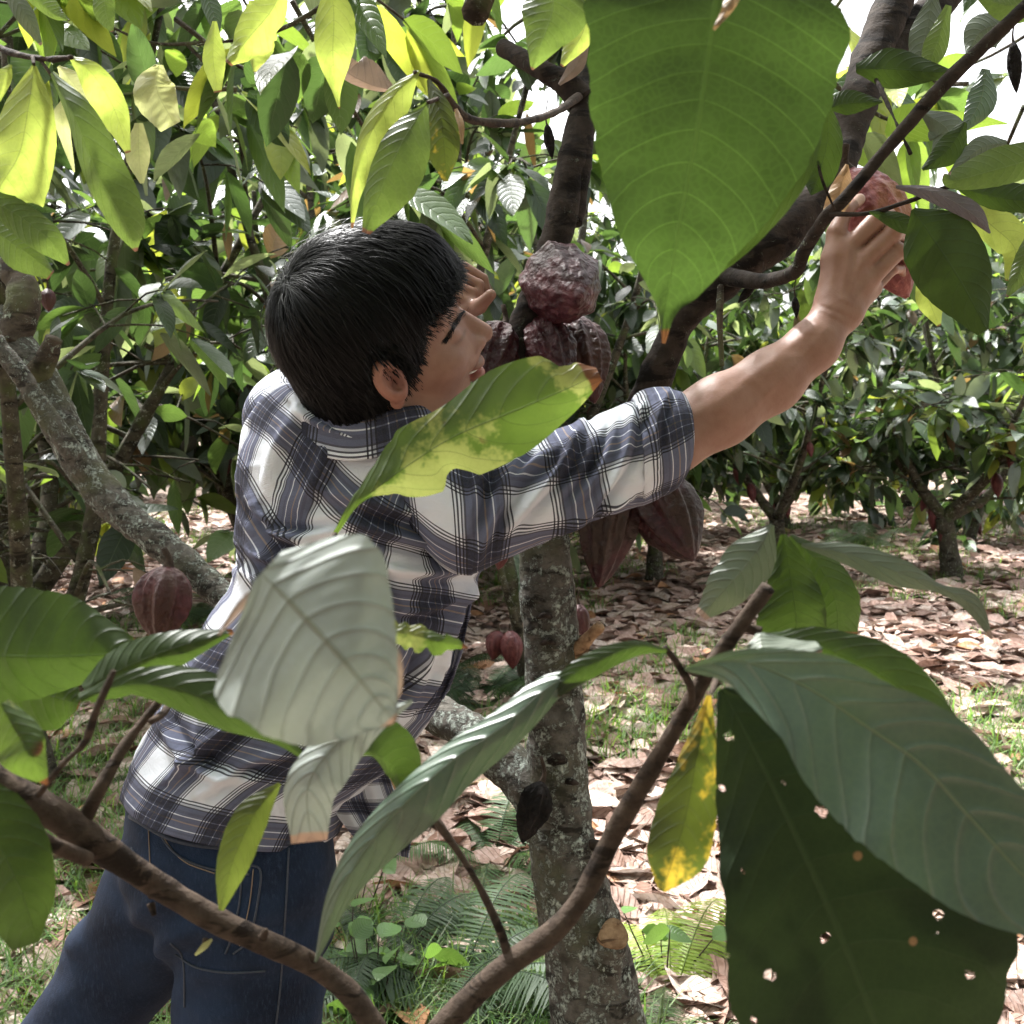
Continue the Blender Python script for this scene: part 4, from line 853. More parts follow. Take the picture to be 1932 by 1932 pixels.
leaf(br, 'L_ygreen', [(1338, 1312, .5), (1316, 1420, .5), (1296, 1530, .5), (1270, 1620, .5), (1250, 1682, .505)], [4, 40, 58, 60, 6], [4, 30, 56, 52, 8], label='yellow green leaf hanging behind the dark one', n=60, seed=94)
leaf(br, 'L_greyd', [(1458, 990, .6), (1420, 1050, .6), (1370, 1110, .6), (1322, 1162, .61)], [4, 48, 40, 12], [6, 44, 40, 12], label='grey leaf with a dry edge, topmost left', seed=95, rag=.1)
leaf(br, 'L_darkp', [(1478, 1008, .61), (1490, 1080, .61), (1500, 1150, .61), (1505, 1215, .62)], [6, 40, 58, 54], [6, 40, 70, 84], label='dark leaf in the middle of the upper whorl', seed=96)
leaf(br, 'L_green', [(1490, 1012, .63), (1540, 1060, .63), (1575, 1130, .63), (1582, 1200, .64)], [6, 30, 46, 36], [6, 40, 40, 50], label='bright green leaf behind the dark one of the whorl', seed=97)
leaf(br, 'L_greyd', [(1512, 1028, .58), (1600, 1046, .58), (1700, 1082, .58), (1770, 1108, .59), (1830, 1140, .6), (1872, 1205, .61)], [3, 22, 26, 8, 20, 2], [3, 20, 26, 10, 14, 3], label='narrow twisted grey leaf stretching right', seed=98, n=60)
leaf(br, 'L_green', [(1430, 1200, .5), (1560, 1225, .5), (1690, 1290, .5), (1840, 1412, .5)], [4, 42, 56, 6], [4, 40, 60, 10], label='green leaf rim behind the broad grey green one', rag=.08, seed=99)
leaf(br, 'L_greyd', [(1434, 1194, .48), (1440, 1230, .47), (1450, 1262, .46)], [8, 90, 110], [8, 40, 56], seed=100)

# fallen bamboo poles on the ground
def pole(x0, y0, x1, y1, r, label):
    a, b = G(x0, y0, .03), G(x1, y1, .03); t_ = np.linspace(0, 1, 41); pts = a + (b - a) * t_[:, None]
    rad = np.full(41, r); rad[::8] *= 1.12
    mb = MB(); mb.tube(pts, rad, 10, 120); tag(mb.obj('bamboo_pole', M['pole']), label, 'pole', 'fallen pale poles')
t = NT('bamboo'); M['pole'] = t.out(t.bsdf(t.mix(t.noise(t.co('Object'), 12, 3), (.42, .38, .26), (.6, .55, .42)), .5))
pole(200, 1050, 470, 1020, .028, 'pale pole lying on the grass left of the shirt, nearer one')
pole(300, 968, 405, 960, .03, 'pale pole lying on the grass left of the shirt, farther one')
# ------------------------------------------------------------------ the man
man = empty('person', None, 'dark haired man in plaid shirt and jeans bending to reach a pod with raised arm', 'person')
def nrm(v): v = np.array(v, float); return v / np.linalg.norm(v)
HC = P(716, 673, 1.22)                       # between the ears
hf = nrm([.90, .15, .37]); hr = np.array([.31, -.88, -.36]); hr = nrm(hr - hf * (hr @ hf)); hu = np.cross(hr, hf)
def Hd(f, r, u): return HC + hf * f + hr * r + hu * u
MH = np.stack([hf, hr, hu])
def rotM(af=0, au=0, ar=0):
    """head axes turned about f, u, r (radians)"""
    m = Matrix(MH.tolist())
    q = Matrix.Rotation(af, 3, Vector(hf)) @ Matrix.Rotation(au, 3, Vector(hu)) @ Matrix.Rotation(ar, 3, Vector(hr))
    return np.array([list(q @ Vector(v)) for v in MH])
S = SDF()
S.ell(Hd(-.004, 0, .047), (.090, .076, .088), MH, .01)
S.ell(Hd(.040, 0, -.012), (.056, .061, .078), MH, .02)
S.ell(Hd(.030, 0, -.066), (.055, .053, .040), MH, .02)
S.cone(Hd(.082, -.010, -.100), Hd(.082, .010, -.100), .018, .018, .018)
for s in (-1, 1):
    S.cone(Hd(-.002, .052 * s, -.050), Hd(.07, .020 * s, -.098), .012, .012, .02)
    S.ell(Hd(.062, .042 * s, -.022), (.026, .020, .020), MH, .018)
    S.cone(Hd(.093, .010 * s, .030), Hd(.070, .046 * s, .030), .010, .009, .010)
    S.ell(Hd(.104, .033 * s, .010), (.018, .017, .012), MH, .012, 'sub')
    S.ell(Hd(.075, .033 * s, .007), (.0145, .0145, .0135), MH, .004)
S.cone(Hd(.094, 0, .022), Hd(.122, 0, -.020), .0075, .0115, .008)
for s in (-1, 1): S.ell(Hd(.109, .0135 * s, -.024), (.0115, .008, .008), MH, .006)
S.ell(Hd(.096, 0, -.038), (.012, .02, .014), MH, .010)
for s in (-1, 1): S.cone(Hd(.090, .011 * s, .012), Hd(.100, .013 * s, -.024), .009, .010, .010); S.cone(Hd(.082, .026 * s, -.004), Hd(.088, .022 * s, -.030), .012, .014, .014)
S.ell(Hd(.101, 0, -.0485), (.0125, .023, .0062), MH, .004)
S.ell(Hd(.098, 0, -.0625), (.0120, .020, .0070), MH, .004)
S.ell(Hd(.106, 0, -.0555), (.016, .024, .0022), MH, .002, 'sub')
S.cone(Hd(.113, 0, -.027), Hd(.100, 0, -.044), .006, .006, .006)
for s in (1, -1):       # ears
    Me = rotM(au=.35 * s * 1, ar=.25)
    S.ell(Hd(-.004, .081 * s, .002), (.0175, .009, .029), Me, .005)
    S.ell(Hd(.001, .092 * s, .005), (.0115, .012, .018), Me, .002, 'sub')
    S.ell(Hd(.003, .086 * s, -.003), (.006, .011, .009), Me, .002, 'sub')
    S.cone(Hd(.004, .0765 * s, -.006), Hd(.006, .0765 * s, .006), .0045, .004, .003)
    S.ell(Hd(-.004, .074 * s, -.026), (.009, .0055, .010), Me, .004)
nb = P(690, 865, 1.28)
S.cone(Hd(-.035, 0, -.03), nb, .058, .064, .02)
S.cone(Hd(.00, 0, -.07), nb + (P(760, 830, 1.25) - P(690, 865, 1.28)), .042, .048, .02)
# trunk of the body, arms
RS = P(815, 925, 1.21); LS = P(545, 810, 1.37); EL = P(1262, 828, 1.24)
S.cone(P(440, 1500, 1.40), P(600, 1150, 1.37), .110, .105, .05); S.cone(P(600, 1150, 1.37), P(680, 950, 1.33), .095, .065, .04)
S.cone(P(790, 930, 1.29), LS, .040, .045, .03); S.cone(nb, P(690, 950, 1.3), .06, .08, .03)
def px(r, d): return r * d / 2025
S.cone(P(790, 930, 1.29), P(900, 950, 1.25), .04, .042, .02); S.cone(P(900, 950, 1.25), EL, .042, px(56, 1.24), .02)
S.cone(EL, P(1360, 775, 1.245), px(61, 1.24), px(58, 1.245), .03)
S.cone(P(1360, 775, 1.245), P(1455, 718, 1.255), px(58, 1.245), px(51, 1.255), .03)
S.cone(P(1455, 718, 1.255), P(1535, 652, 1.262), px(51, 1.255), px(39, 1.262), .03)
S.cone(P(1535, 652, 1.262), P(1576, 600, 1.268), px(39, 1.262), px(32, 1.27), .03)
# right hand, back of the hand to the camera, fingers closed round the pod
S.cone(P(1570, 586, 1.27), P(1596, 590, 1.272), px(33, 1.27), px(30, 1.27), .02)
kn = [P(1600, 468, 1.272), P(1624, 496, 1.266), P(1644, 524, 1.270), P(1648, 545, 1.286)]
for q, (k, wx) in enumerate(zip(kn, [(1572, 566, 1.272), (1582, 572, 1.270), (1592, 578, 1.272), (1600, 584, 1.276)])):
    S.cone(P(*wx), k, px(26, 1.27), px(19.5 - q, 1.27), .012)
S.cone(P(1582, 560, 1.285), P(1612, 520, 1.29), px(28, 1.29), px(26, 1.29), .02)
fk = .0035
fing = [  # knuckle, middle joint, end joint, tip; radius px
    (kn[0], P(1652, 416, 1.266), P(1676, 408, 1.295), P(1694, 424, 1.335), 17.5),
    (kn[1], P(1684, 440, 1.264), P(1704, 440, 1.295), P(1714, 458, 1.335), 17.5),
    (kn[2], P(1694, 474, 1.270), P(1708, 476, 1.30), P(1714, 494, 1.335), 16.5),
    (kn[3], P(1684, 508, 1.296), P(1700, 508, 1.315), P(1704, 520, 1.335), 11)]
for a, b, c, d, r in fing:
    S.cone(a, b, px(r + 1.0, 1.27), px(r - .5, 1.27), .0022); S.cone(b, c, px(r - .5, 1.27), px(r - 3, 1.3), .003); S.cone(c, d, px(r - 3, 1.3), px(r - 5, 1.33), .003)
for a, b in ((1624, 470), (1645, 490)): pass
S.cone(P(1576, 560, 1.275), P(1572, 490, 1.275), px(24, 1.27), px(21, 1.27), .018)
S.cone(P(1572, 490, 1.275), P(1578, 440, 1.277), px(21, 1.27), px(17, 1.27), .008)
S.cone(P(1578, 440, 1.277), P(1594, 398, 1.285), px(17.5, 1.27), px(15, 1.28), .005)
S.cone(P(1594, 398, 1.285), P(1622, 376, 1.297), px(15, 1.28), px(11, 1.3), .005)
# left arm goes round behind the tree; fist shows right of the forehead
S.cone(LS, P(640, 700, 1.56), .048, .040, .03); S.cone(P(640, 700, 1.56), P(800, 610, 1.56), .040, .030, .03); S.cone(P(800, 610, 1.56), P(868, 580, 1.47), .028, .024, .02)
S.cone(P(872, 575, 1.45), P(884, 545, 1.42), px(26, 1.44), px(24, 1.42), .01)
for (x0, y0, x1, y1, x2, y2, d, r) in ((876, 505, 912, 526, 917, 545, 1.41, 9.5), (870, 522, 904, 537, 903, 560, 1.395, 10), (862, 540, 892, 552, 890, 572, 1.385, 9.5), (858, 558, 884, 570, 880, 585, 1.38, 9)):
    S.cone(P(x0, y0, d), P(x1, y1, d), px(r + 2, d), px(r, d), .006); S.cone(P(x1, y1, d), P(x2, y2, d), px(r, d), px(r - 1, d), .002); S.cone(P(x2, y2, d), P(x2 - 16, y2 + 4, d), px(r - 1, d), px(r - 2, d), .002)
S.cone(P(876, 592, 1.40), P(904, 578, 1.37), px(17, 1.4), px(14, 1.37), .01); S.cone(P(904, 578, 1.37), P(926, 556, 1.355), px(14, 1.37), px(10.5, 1.36), .004)
# legs
hipR = P(480, 1640, 1.36); hipL = P(360, 1630, 1.46)
S.cone(P(440, 1560, 1.41), P(430, 1640, 1.41), .105, .11, .05)
knR = P(462, 2150, 1.42); knL = P(55, 2080, 1.52); anR = P(430, 2650, 1.62); anL = P(-230, 2600, 1.72)
S.cone(hipR, knR, .078, .055, .04); S.cone(knR, anR, .05, .04, .03); S.cone(hipL, knL, .075, .052, .04); S.cone(knL, anL, .05, .04, .03)
X, F = S.mesh(.0026)
bx, by, bd_ = proj(X); back_ = (X - CAMP) / np.linalg.norm(X - CAMP, axis=1)[:, None]; disp = np.zeros(len(X)); near = (bd_ < 1.30) & (bx > 1290)
for pts, amp, wd in [([(1588, 562), (1597, 510), (1602, 470)], .0013, 6), ([(1598, 566), (1615, 525), (1626, 496)], .0015, 6), ([(1606, 570), (1630, 545), (1644, 524)], .0012, 6), ([(1566, 545), (1572, 500)], .001, 7),
                     ([(1550, 578), (1585, 592), (1625, 612)], -.0013, 4), ([(1546, 590), (1580, 606), (1612, 626)], -.0009, 4), ([(1300, 790), (1380, 745), (1470, 680)], .0022, 14), ([(1330, 850), (1420, 795), (1500, 715)], -.0018, 14), ([(1400, 720), (1470, 668), (1540, 612)], .0012, 7), ([(1430, 760), (1500, 690), (1560, 620)], .0010, 5),
                     ([(1640, 404), (1652, 416), (1660, 430)], -.0010, 4), ([(1672, 428), (1684, 440), (1692, 452)], -.0010, 4), ([(1683, 462), (1694, 474), (1702, 486)], -.0010, 4), ([(1564, 440), (1590, 446)], -.0008, 4),
                     ([(1612, 472), (1618, 486)], -.0006, 4), ([(1636, 500), (1642, 514)], -.0006, 4)]:
    c = cat(np.array(pts, float), 24); best = np.min(np.hypot(bx[near, None] - c[None, :, 0], by[near, None] - c[None, :, 1]), axis=1); disp[near] += amp * np.exp(-(best / wd) ** 2)
disp[near] += .0006 * fbm(X[near] * 90, 5, 2)
X = X - back_ * disp[:, None]
# skin tint from the head's own axes
q = X - HC; ff, rr_2, uu = q @ hf, q @ hr, q @ hu
col = np.tile(np.array([.25, .132, .092]), (len(X), 1))
def paint(m, c, a): 
    global col
    m = (np.clip(m, 0, 1) * a)[:, None]; col = col * (1 - m) + np.array(c) * m
lip = np.exp(-((uu + .0555) / .0075) ** 4) * np.exp(-(rr_2 / .021) ** 4) * (ff > .088); paint(lip, (.42, .15, .13), .8)
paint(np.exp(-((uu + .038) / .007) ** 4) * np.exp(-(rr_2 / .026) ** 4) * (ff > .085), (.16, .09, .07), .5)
paint((ff > .066) * np.exp(-((uu + .001) / .0022) ** 2) * np.exp(-((np.abs(rr_2) - .033) / .016) ** 4), (.05, .03, .025), .5)
paint((ff > .05) * np.exp(-((uu + .1) / .022) ** 4), (.30, .17, .13), .45)
paint(np.exp(-(((ff + .0) / .03) ** 2 + (uu / .04) ** 2)) * (np.abs(rr_2) > .072), (.34, .15, .11), .6); paint(np.exp(-(((ff - .003) / .009) ** 4 + ((uu - .002) / .014) ** 4)) * (np.abs(rr_2) > .07), (.13, .05, .04), .8)  # ears redder; the hollow also painted darker to read as shaded
cx, cyy, _ = proj(X)
for a, b, c, d, r in fing: 
    for k in (b, c): paint(np.exp(-(np.linalg.norm(X - k, axis=1) / .009) ** 2), (.42, .20, .14), .45)
paint((np.linalg.norm(X - P(1622, 376, 1.29), axis=1) < .009) * 1.0, (.62, .42, .34), .6)
t = NT('skin'); at = t.n('ShaderNodeAttribute', attribute_name='tint'); ob = t.co('Object'); n1 = t.noise(ob, 55, 4); n2 = t.noise(ob, 450, 3)
c_ = t.mix(t.step(n1, .3, .75), at.outputs['Color'], t.mix(1.0, at.outputs['Color'], (.86, .78, .74), 'MULTIPLY'))
sh = t.bsdf(c_, t.math('ADD', .42, t.math('MULTIPLY', n2, .14)), t.bump(t.math('ADD', n2, t.math('MULTIPLY', n1, 2.)), .35, .0006), .4)
pb = sh.node; pb.inputs['Subsurface Weight'].default_value = .12; pb.inputs['Subsurface Radius'].default_value = (1, .35, .2); pb.inputs['Subsurface Scale'].default_value = .008
M['skin'] = t.out(sh)
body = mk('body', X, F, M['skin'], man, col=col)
bvh_body = BVHTree.FromPolygons(X.tolist(), F.tolist())
def drape(bvh, pts, off=.0005, n=30):
    """follow a line of sight onto a surface"""
    c = cat(np.array(pts, float), n); out = []
    for x, y in c:
        dr = Vector(P(x, y, 1.0) - CAMP).normalized(); h = bvh.ray_cast(Vector(CAMP), dr)
        if h[0] is not None: out.append(np.array(h[0] - dr * off))
    return np.array(out)
t = NT('hair'); hi = t.n('ShaderNodeHairInfo') if False else None
ob = t.co('Object'); M['hair'] = t.out(t.bsdf(t.mix(t.noise(ob, 40, 2), (.0012, .001, .0012), (.004, .0035, .004)), .34, None, .14))
# hair: a close cap plus strands combed from the whorl
SH = SDF(); SH.ell(Hd(-.004, 0, .052), (.096, .084, .094), MH, .01); SH.ell(Hd(-.045, 0, -.015), (.052, .068, .06), MH, .03); SH.ell(Hd(-.046, 0, -.052), (.034, .050, .034), MH, .03)
SH.ell(Hd(.040, 0, .086), (.070, .070, .050), MH, .02)
# carve the face away
SH.ell(Hd(.118, 0, -.055), (.075, .16, .118), MH, .006, 'sub')
for s in (-1, 1): SH.ell(Hd(.075, .085 * s, .006), (.048, .05, .055), MH, .008, 'sub'); SH.ell(Hd(.0, .095 * s, -.030), (.030, .035, .060), MH, .006, 'sub')
hx, hF = SH.mesh(.003)
lf = (hx - HC) @ MH.T; hx = hx + (hx - Hd(0, 0, .04)) / np.linalg.norm(hx - Hd(0, 0, .04), axis=1)[:, None] * (.0022 * vnoise(lf * [40, 260, 120], 3) + .0015 * vnoise(lf * [60, 500, 220], 5))[:, None]
hair = mk('hair', hx, hF, M['hair'], man)
bh = BVHTree.FromPolygons(hx.tolist(), hF.tolist())
r = np.random.default_rng(8); wh = nrm([-.62, .22, .80]); cH = Hd(-.012, 0, .045)
wW = hf * wh[0] + hr * wh[1] + hu * wh[2]
SV, SF, so_ = [], [], 0
samp = r.integers(0, len(hx), 19000)
for si in samp:
    p0 = hx[si]; l0 = lf[si]
    nw = nrm(p0 - cH)
    if l0[0] > .03 and l0[2] < .02: continue
    ang = math.acos(np.clip(nw @ wW, -1, 1)); L = r.uniform(.045, .085); 
    if l0[0] > .045 and l0[2] > .07: L *= r.uniform(1.0, 1.5)
    p = p0.copy(); pts = []; K = 7; hls = r.normal(0, .005); seedv = r.normal(0, .13, 3); lift = r.uniform(.0, .004) if r.uniform() > .05 or l0[2] < .05 or l0[0] > .03 else r.uniform(.006, .012); low = l0[2] < -.02
    if low: L *= .5
    for k in range(K):
        pts.append(p + nw * (lift * math.sin(math.pi * (k + .5) / K)))
        nw = nrm(p - cH); away = -(wW - nw * (wW @ nw)); away = away / (np.linalg.norm(away) + .15)
        d = away + np.array([0, 0, -.55]) + hf * .25 * (ang < .5) + seedv; d = d - nw * (d @ nw) * .9; d = nrm(d)
        p = p + d * L / (K - 1)
        hit = bh.find_nearest(Vector(p)); q_ = np.array(hit[0]); nn_ = np.array(hit[1])
        if (p - q_) @ nn_ < .0004: p = q_ + nn_ * .0006
        lp = MH @ (p - HC)
        if lp[2] < np.interp(lp[0], [-.07, -.045, -.028, -.016, .004, .018, .025, .035, .052, .075, .1], [-.2, -.07, -.01, .036, .042, .030, -.004, .0, .042, .056, .060]) + hls and k > 0: p = pts[-1] + (p - pts[-1]) * .12
    pts = np.array(pts); tg = np.gradient(pts, axis=0); tg /= np.linalg.norm(tg, axis=1)[:, None] + 1e-9
    wd = r.uniform(.00028, .0007) * np.array([.7, 1, 1, 1, .85, .6, .12]); vd = nrm(pts[3] - cH)
    sd = np.cross(tg, vd); sd /= np.linalg.norm(sd, axis=1)[:, None] + 1e-9
    V = np.stack([pts - sd * wd[:, None], pts + np.cross(sd, tg) * (wd * .6)[:, None], pts + sd * wd[:, None]], 1).reshape(-1, 3)
    SV.append(V); SF.append(grid_faces(K, 3) + so_); so_ += len(V)
# fringe locks over the forehead
for q in range(520):
    f0 = r.uniform(.045, .10); r0 = r.uniform(-.045, .06); hh = bh.ray_cast(Vector(Hd(f0, r0, .25)), Vector(-hu))
    if hh[0] is None: continue
    p = np.array(hh[0]); clump = round(r0 / .009) * .009; L = r.uniform(.035, .062) * (.8 + .35 * math.sin(clump * 900)); K = 7
    pts = [p]; d = nrm(hf * .8 + np.array([0, 0, -.5]) + r.normal(0, .12, 3))
    for k in range(K - 1):
        d = nrm(d + np.array([.0, 0, -.42]) + hr * (clump - r0) * 12 * (k / K)); p = p + d * L / (K - 1)
        hit = bvh_body.find_nearest(Vector(p)); q_ = np.array(hit[0]); nn_ = np.array(hit[1])
        if (p - q_) @ nn_ < .001: p = q_ + nn_ * .0015
        pts.append(p)
    pts = np.array(pts); tg = np.gradient(pts, axis=0); tg /= np.linalg.norm(tg, axis=1)[:, None] + 1e-9
    wd = r.uniform(.0005, .0011) * np.array([.8, 1, 1, 1, .85, .6, .12]); sd = np.cross(tg, nrm(pts[3] - cH)); sd /= np.linalg.norm(sd, axis=1)[:, None] + 1e-9
    V = np.stack([pts - sd * wd[:, None], pts + np.cross(sd, tg) * (wd * .6)[:, None], pts + sd * wd[:, None]], 1).reshape(-1, 3)
    SV.append(V); SF.append(grid_faces(K, 3) + so_); so_ += len(V)
mk('strands', np.vstack(SV), np.vstack(SF), M['hair'], hair)
# eyebrow and lashes: short dark hairs lying on the skin
def browhairs(name, path, wdt, ln, nh):
    base = []
    for q in range(nh):
        t0 = r.uniform(0, 1); k = cat(path, 50)[int(t0 * 49)]; base.append((k[0] + r.normal(0, wdt), k[1] + r.normal(0, wdt * .6), t0))
    mb = MB(); cp = cat(path, 50); 
    for x, y, t0 in base:
        i = min(int(t0 * 49), 47); dv = cp[i + 1] - cp[i]; dv = dv / np.linalg.norm(dv) + r.normal(0, .25, 2)
        g = drape(bvh_body, [(x, y), (x + dv[0] * ln, y + dv[1] * ln)], .0006, 4)
        if len(g) == 4 and np.linalg.norm(g[3] - g[0]) < .02: mb.tube(g, [.00022, .00008], 4, 4, caps=False)
    return mb.obj(name, M['hair'], man) if mb.V else None
browhairs('eyebrow', [(884, 582), (872, 592), (860, 610), (848, 632), (842, 642)], 2.2, 9, 300)
EYE = Hd(.0765, .033, .006); 
X2, F2 = (lambda s: (s.ell(EYE, (.0118, .0118, .0118), MH).mesh(.0012)))(SDF())
t = NT('eye'); M['eye'] = t.out(t.bsdf((.05, .03, .02), .15))
mk('eye', X2, F2, M['eye'], man)
t = NT('teeth'); M['teeth'] = t.out(t.bsdf((.8, .76, .68), .2))
X2, F2 = (lambda s: (s.ell(Hd(.092, 0, -.0535), (.013, .018, .0035), MH).mesh(.0012)))(SDF())
mk('teeth', X2, F2, M['teeth'], man)

# ------------------------------------------------------------------ jeans
J = SDF()
J.cone(P(432, 1530, 1.41), P(428, 1600, 1.41), .128, .135, .03)
J.cone(hipR + (P(478, 1690, 1.37) - hipR), P(466, 1900, 1.385), .103, .088, .03); J.cone(P(466, 1900, 1.385), knR, .086, .076, .03); J.cone(knR, anR, .074, .066, .03)
J.cone(P(345, 1660, 1.45), P(236, 1815, 1.48), .100, .076, .012); J.cone(P(236, 1815, 1.48), knL, .076, .070, .012); J.cone(knL, anL, .072, .064, .03)
J.ell(P(395, 1650, 1.35), (.085, .07, .09), None, .04); J.ell(P(520, 1640, 1.33), (.06, .06, .07), None, .04)
JX, JF = J.mesh(.005)
jx, jy, jd = proj(JX); 
ce = np.array([P(430, 1600, 1.4)]); dirn = JX - ce; dirn[:, 2] *= .2; dirn /= np.linalg.norm(dirn, axis=1)[:, None]
fold = .006 * fbm(JX * [9, 9, 26], 4, 3) + .007 * np.sin(jy * .055 + jx * .03 + 3 * vnoise(JX * 8, 2)) * np.exp(-((jy - 1790) / 90) ** 2)
JX = JX + dirn * fold[:, None]
t = NT('denim'); ob = t.co('Object'); n1 = t.noise(ob, 9, 4); n2 = t.noise(t.mapping(ob, (1, 1, .3)), 260, 3, .8); n3 = t.noise(t.mapping(ob, (1, 1, 1), (.0, .6, .5)), 700, 2)
c_ = t.mix(t.step(n1, .3, .7), (.005, .009, .021), (.013, .026, .057)); c_ = t.mix(t.step(n2, .45, .85), c_, (.024, .038, .072))
M['denim'] = t.out(t.bsdf(c_, .85, t.bump(t.math('ADD', n2, n3), .7, .0012), .2))
jeans = mk('jeans', JX, JF, M['denim'], man); bj = BVHTree.FromPolygons(JX.tolist(), JF.tolist())
t = NT('denim_dark'); M['seam'] = t.out(t.bsdf(t.mix(t.noise(t.co('Object'), 300, 2), (.012, .018, .035), (.05, .06, .08)), .85))
t = NT('stitch'); M['stitch'] = t.out(t.bsdf((.16, .12, .09), .8))
def seam(pts, name='seam', mat='seam', rad=.0014, off=.001, parent=jeans, bvh=None):
    g = drape(bvh or bj, pts, off, 40)
    if len(g) < 4: return
    mb = MB(); mb.tube(g, [rad, rad], 6, 40, caps=True); return mb.obj(name, M[mat], parent)
seam([(300, 1560), (312, 1590), (345, 1620), (400, 1640), (470, 1650)], 'pocket_edge'); seam([(306, 1575), (322, 1600), (352, 1628), (405, 1648)], 'stitching', 'stitch', .0008, .001)
seam([(455, 1635), (452, 1700), (436, 1770), (425, 1800)], 'pocket_edge'); seam([(460, 1632), (490, 1640), (488, 1690), (470, 1770), (440, 1800)], 'pocket_edge')
seam([(478, 1640), (470, 1710), (452, 1785)], 'stitching', 'stitch', .0008)
seam([(330, 1800), (370, 1825), (430, 1835), (500, 1832)], 'yoke_seam'); seam([(545, 1600), (540, 1700), (530, 1850), (520, 1940)], 'side_seam'); seam([(322, 1780), (345, 1810), (348, 1900)], 'inner_seam')
seam([(245, 1540), (330, 1585), (440, 1600), (540, 1590), (618, 1560)], 'waistband', 'seam', .003)
seam([(280, 1560), (282, 1610), (284, 1660)], 'stitching', 'stitch', .0008); seam([(248, 1600), (262, 1625), (280, 1630)], 'pocket_edge')
# shoes (out of the picture, for completeness of the legs)
t = NT('boot'); M['boot'] = t.out(t.bsdf((.03, .02, .015), .6))
for a in (anR, anL):
    B_ = SDF(); f0 = np.array([a[0], a[1], .06]); B_.cone(f0 + [-.05, .02, 0], f0 + [.13, .05, -.015], .052, .04, .03); B_.cone(f0, f0 + [0, 0, .12], .05, .05, .02)
    X2, F2 = B_.mesh(.008); mk('boot', X2, F2, M['boot'], man)

# ------------------------------------------------------------------ plaid shirt
def plaid():
    t = NT('plaid_flannel'); uv = t.co('UV'); sep = t.n('ShaderNodeSeparateXYZ'); t.set(sep.inputs[0], uv); ob = t.co('Object')
    def bands(x, per, sh_):
        f = t.math('FRACT', t.math('ADD', t.math('DIVIDE', x, per), sh_))
        wt, dk, bd = (.91, .93, .97), (.06, .06, .085), (.115, .125, .20)
        st = [(0, wt), (.395, dk), (.412, wt), (.433, dk), (.45, wt), (.47, dk), (.487, (.55, .56, .62)), (.503, dk), (.52, bd), (.575, (.09, .095, .15)), (.60, bd), (.62, (.75, .76, .8)), (.632, bd), (.70, (.30, .23, .20)), (.716, bd),
              (.775, (.75, .76, .8)), (.787, bd), (.81, (.09, .095, .15)), (.84, bd), (.883, dk), (.90, (.55, .56, .62)), (.922, dk), (.938, wt), (.958, dk), (.974, wt)]
        return t.ramp(f, st, 'CONSTANT')
    a = bands(sep.outputs[0], .112, .1); b = bands(sep.outputs[1], .108, .35)
    c = t.mix(1.0, a, b, 'MULTIPLY'); g = t.mix(.04, c, t.mix(.5, a, b))
    # twill weave
    wv = t.n('ShaderNodeTexWave'); t.set(wv.inputs['Vector'], t.mapping(uv, (1, 1, 1), (0, 0, .8))); wv.inputs['Scale'].default_value = 260; wv.inputs['Distortion'].default_value = 1
    g = t.mix(t.math('MULTIPLY', wv.outputs['Fac'], .16), g, t.mix(1.0, g, (.55, .55, .6), 'MULTIPLY'))
    n2 = t.noise(ob, 600, 2)
    h = t.math('ADD', t.math('MULTIPLY', wv.outputs['Fac'], .5), n2)
    b_ = t.bsdf(t.mix(t.math('MULTIPLY', n2, .12), g, (.5, .5, .52)), .85, t.bump(t.math('ADD', t.math('MULTIPLY', h, .12), t.noise(t.mapping(ob, (1, 1, 1.6), (0, .5, 0)), 26, 4, .55, 1.2)), .75, .010), .15)
    tr = t.n('ShaderNodeBsdfTranslucent'); t.set(tr.inputs[0], g)
    return t.out(t.mixsh(.14, b_, tr.outputs[0]))
M['plaid'] = plaid()
CR = []   # creases: polyline, depth (m, + is outward ridge), width (picture units)
def crease_disp(V, list_):
    x, y, _ = proj(V); out = np.zeros(len(V))
    for pts, amp, wd in list_:
        c = cat(np.array(pts, float), 40); best = np.full(len(V), 1e9); sgn = np.zeros(len(V)); tt = np.zeros(len(V))
        for k in range(39):
            a, b = c[k], c[k + 1]; ab = b - a; h = np.clip(((x - a[0]) * ab[0] + (y - a[1]) * ab[1]) / (ab @ ab), 0, 1)
            dx, dy = x - a[0] - h * ab[0], y - a[1] - h * ab[1]; d = np.hypot(dx, dy); m = d < best
            best[m] = d[m]; sgn[m] = (dx * ab[1] - dy * ab[0])[m]; tt[m] = (k + h[m]) / 39
        e = np.sin(math.pi * np.clip(tt, .03, .97)) ** .5; s = best * np.sign(sgn) / (wd * .78)
        out += 1.9 * amp * e * (np.exp(-s ** 2) - .75 * np.exp(-((s - 1.5) / 1.0) ** 2) * 1.0)
    return out
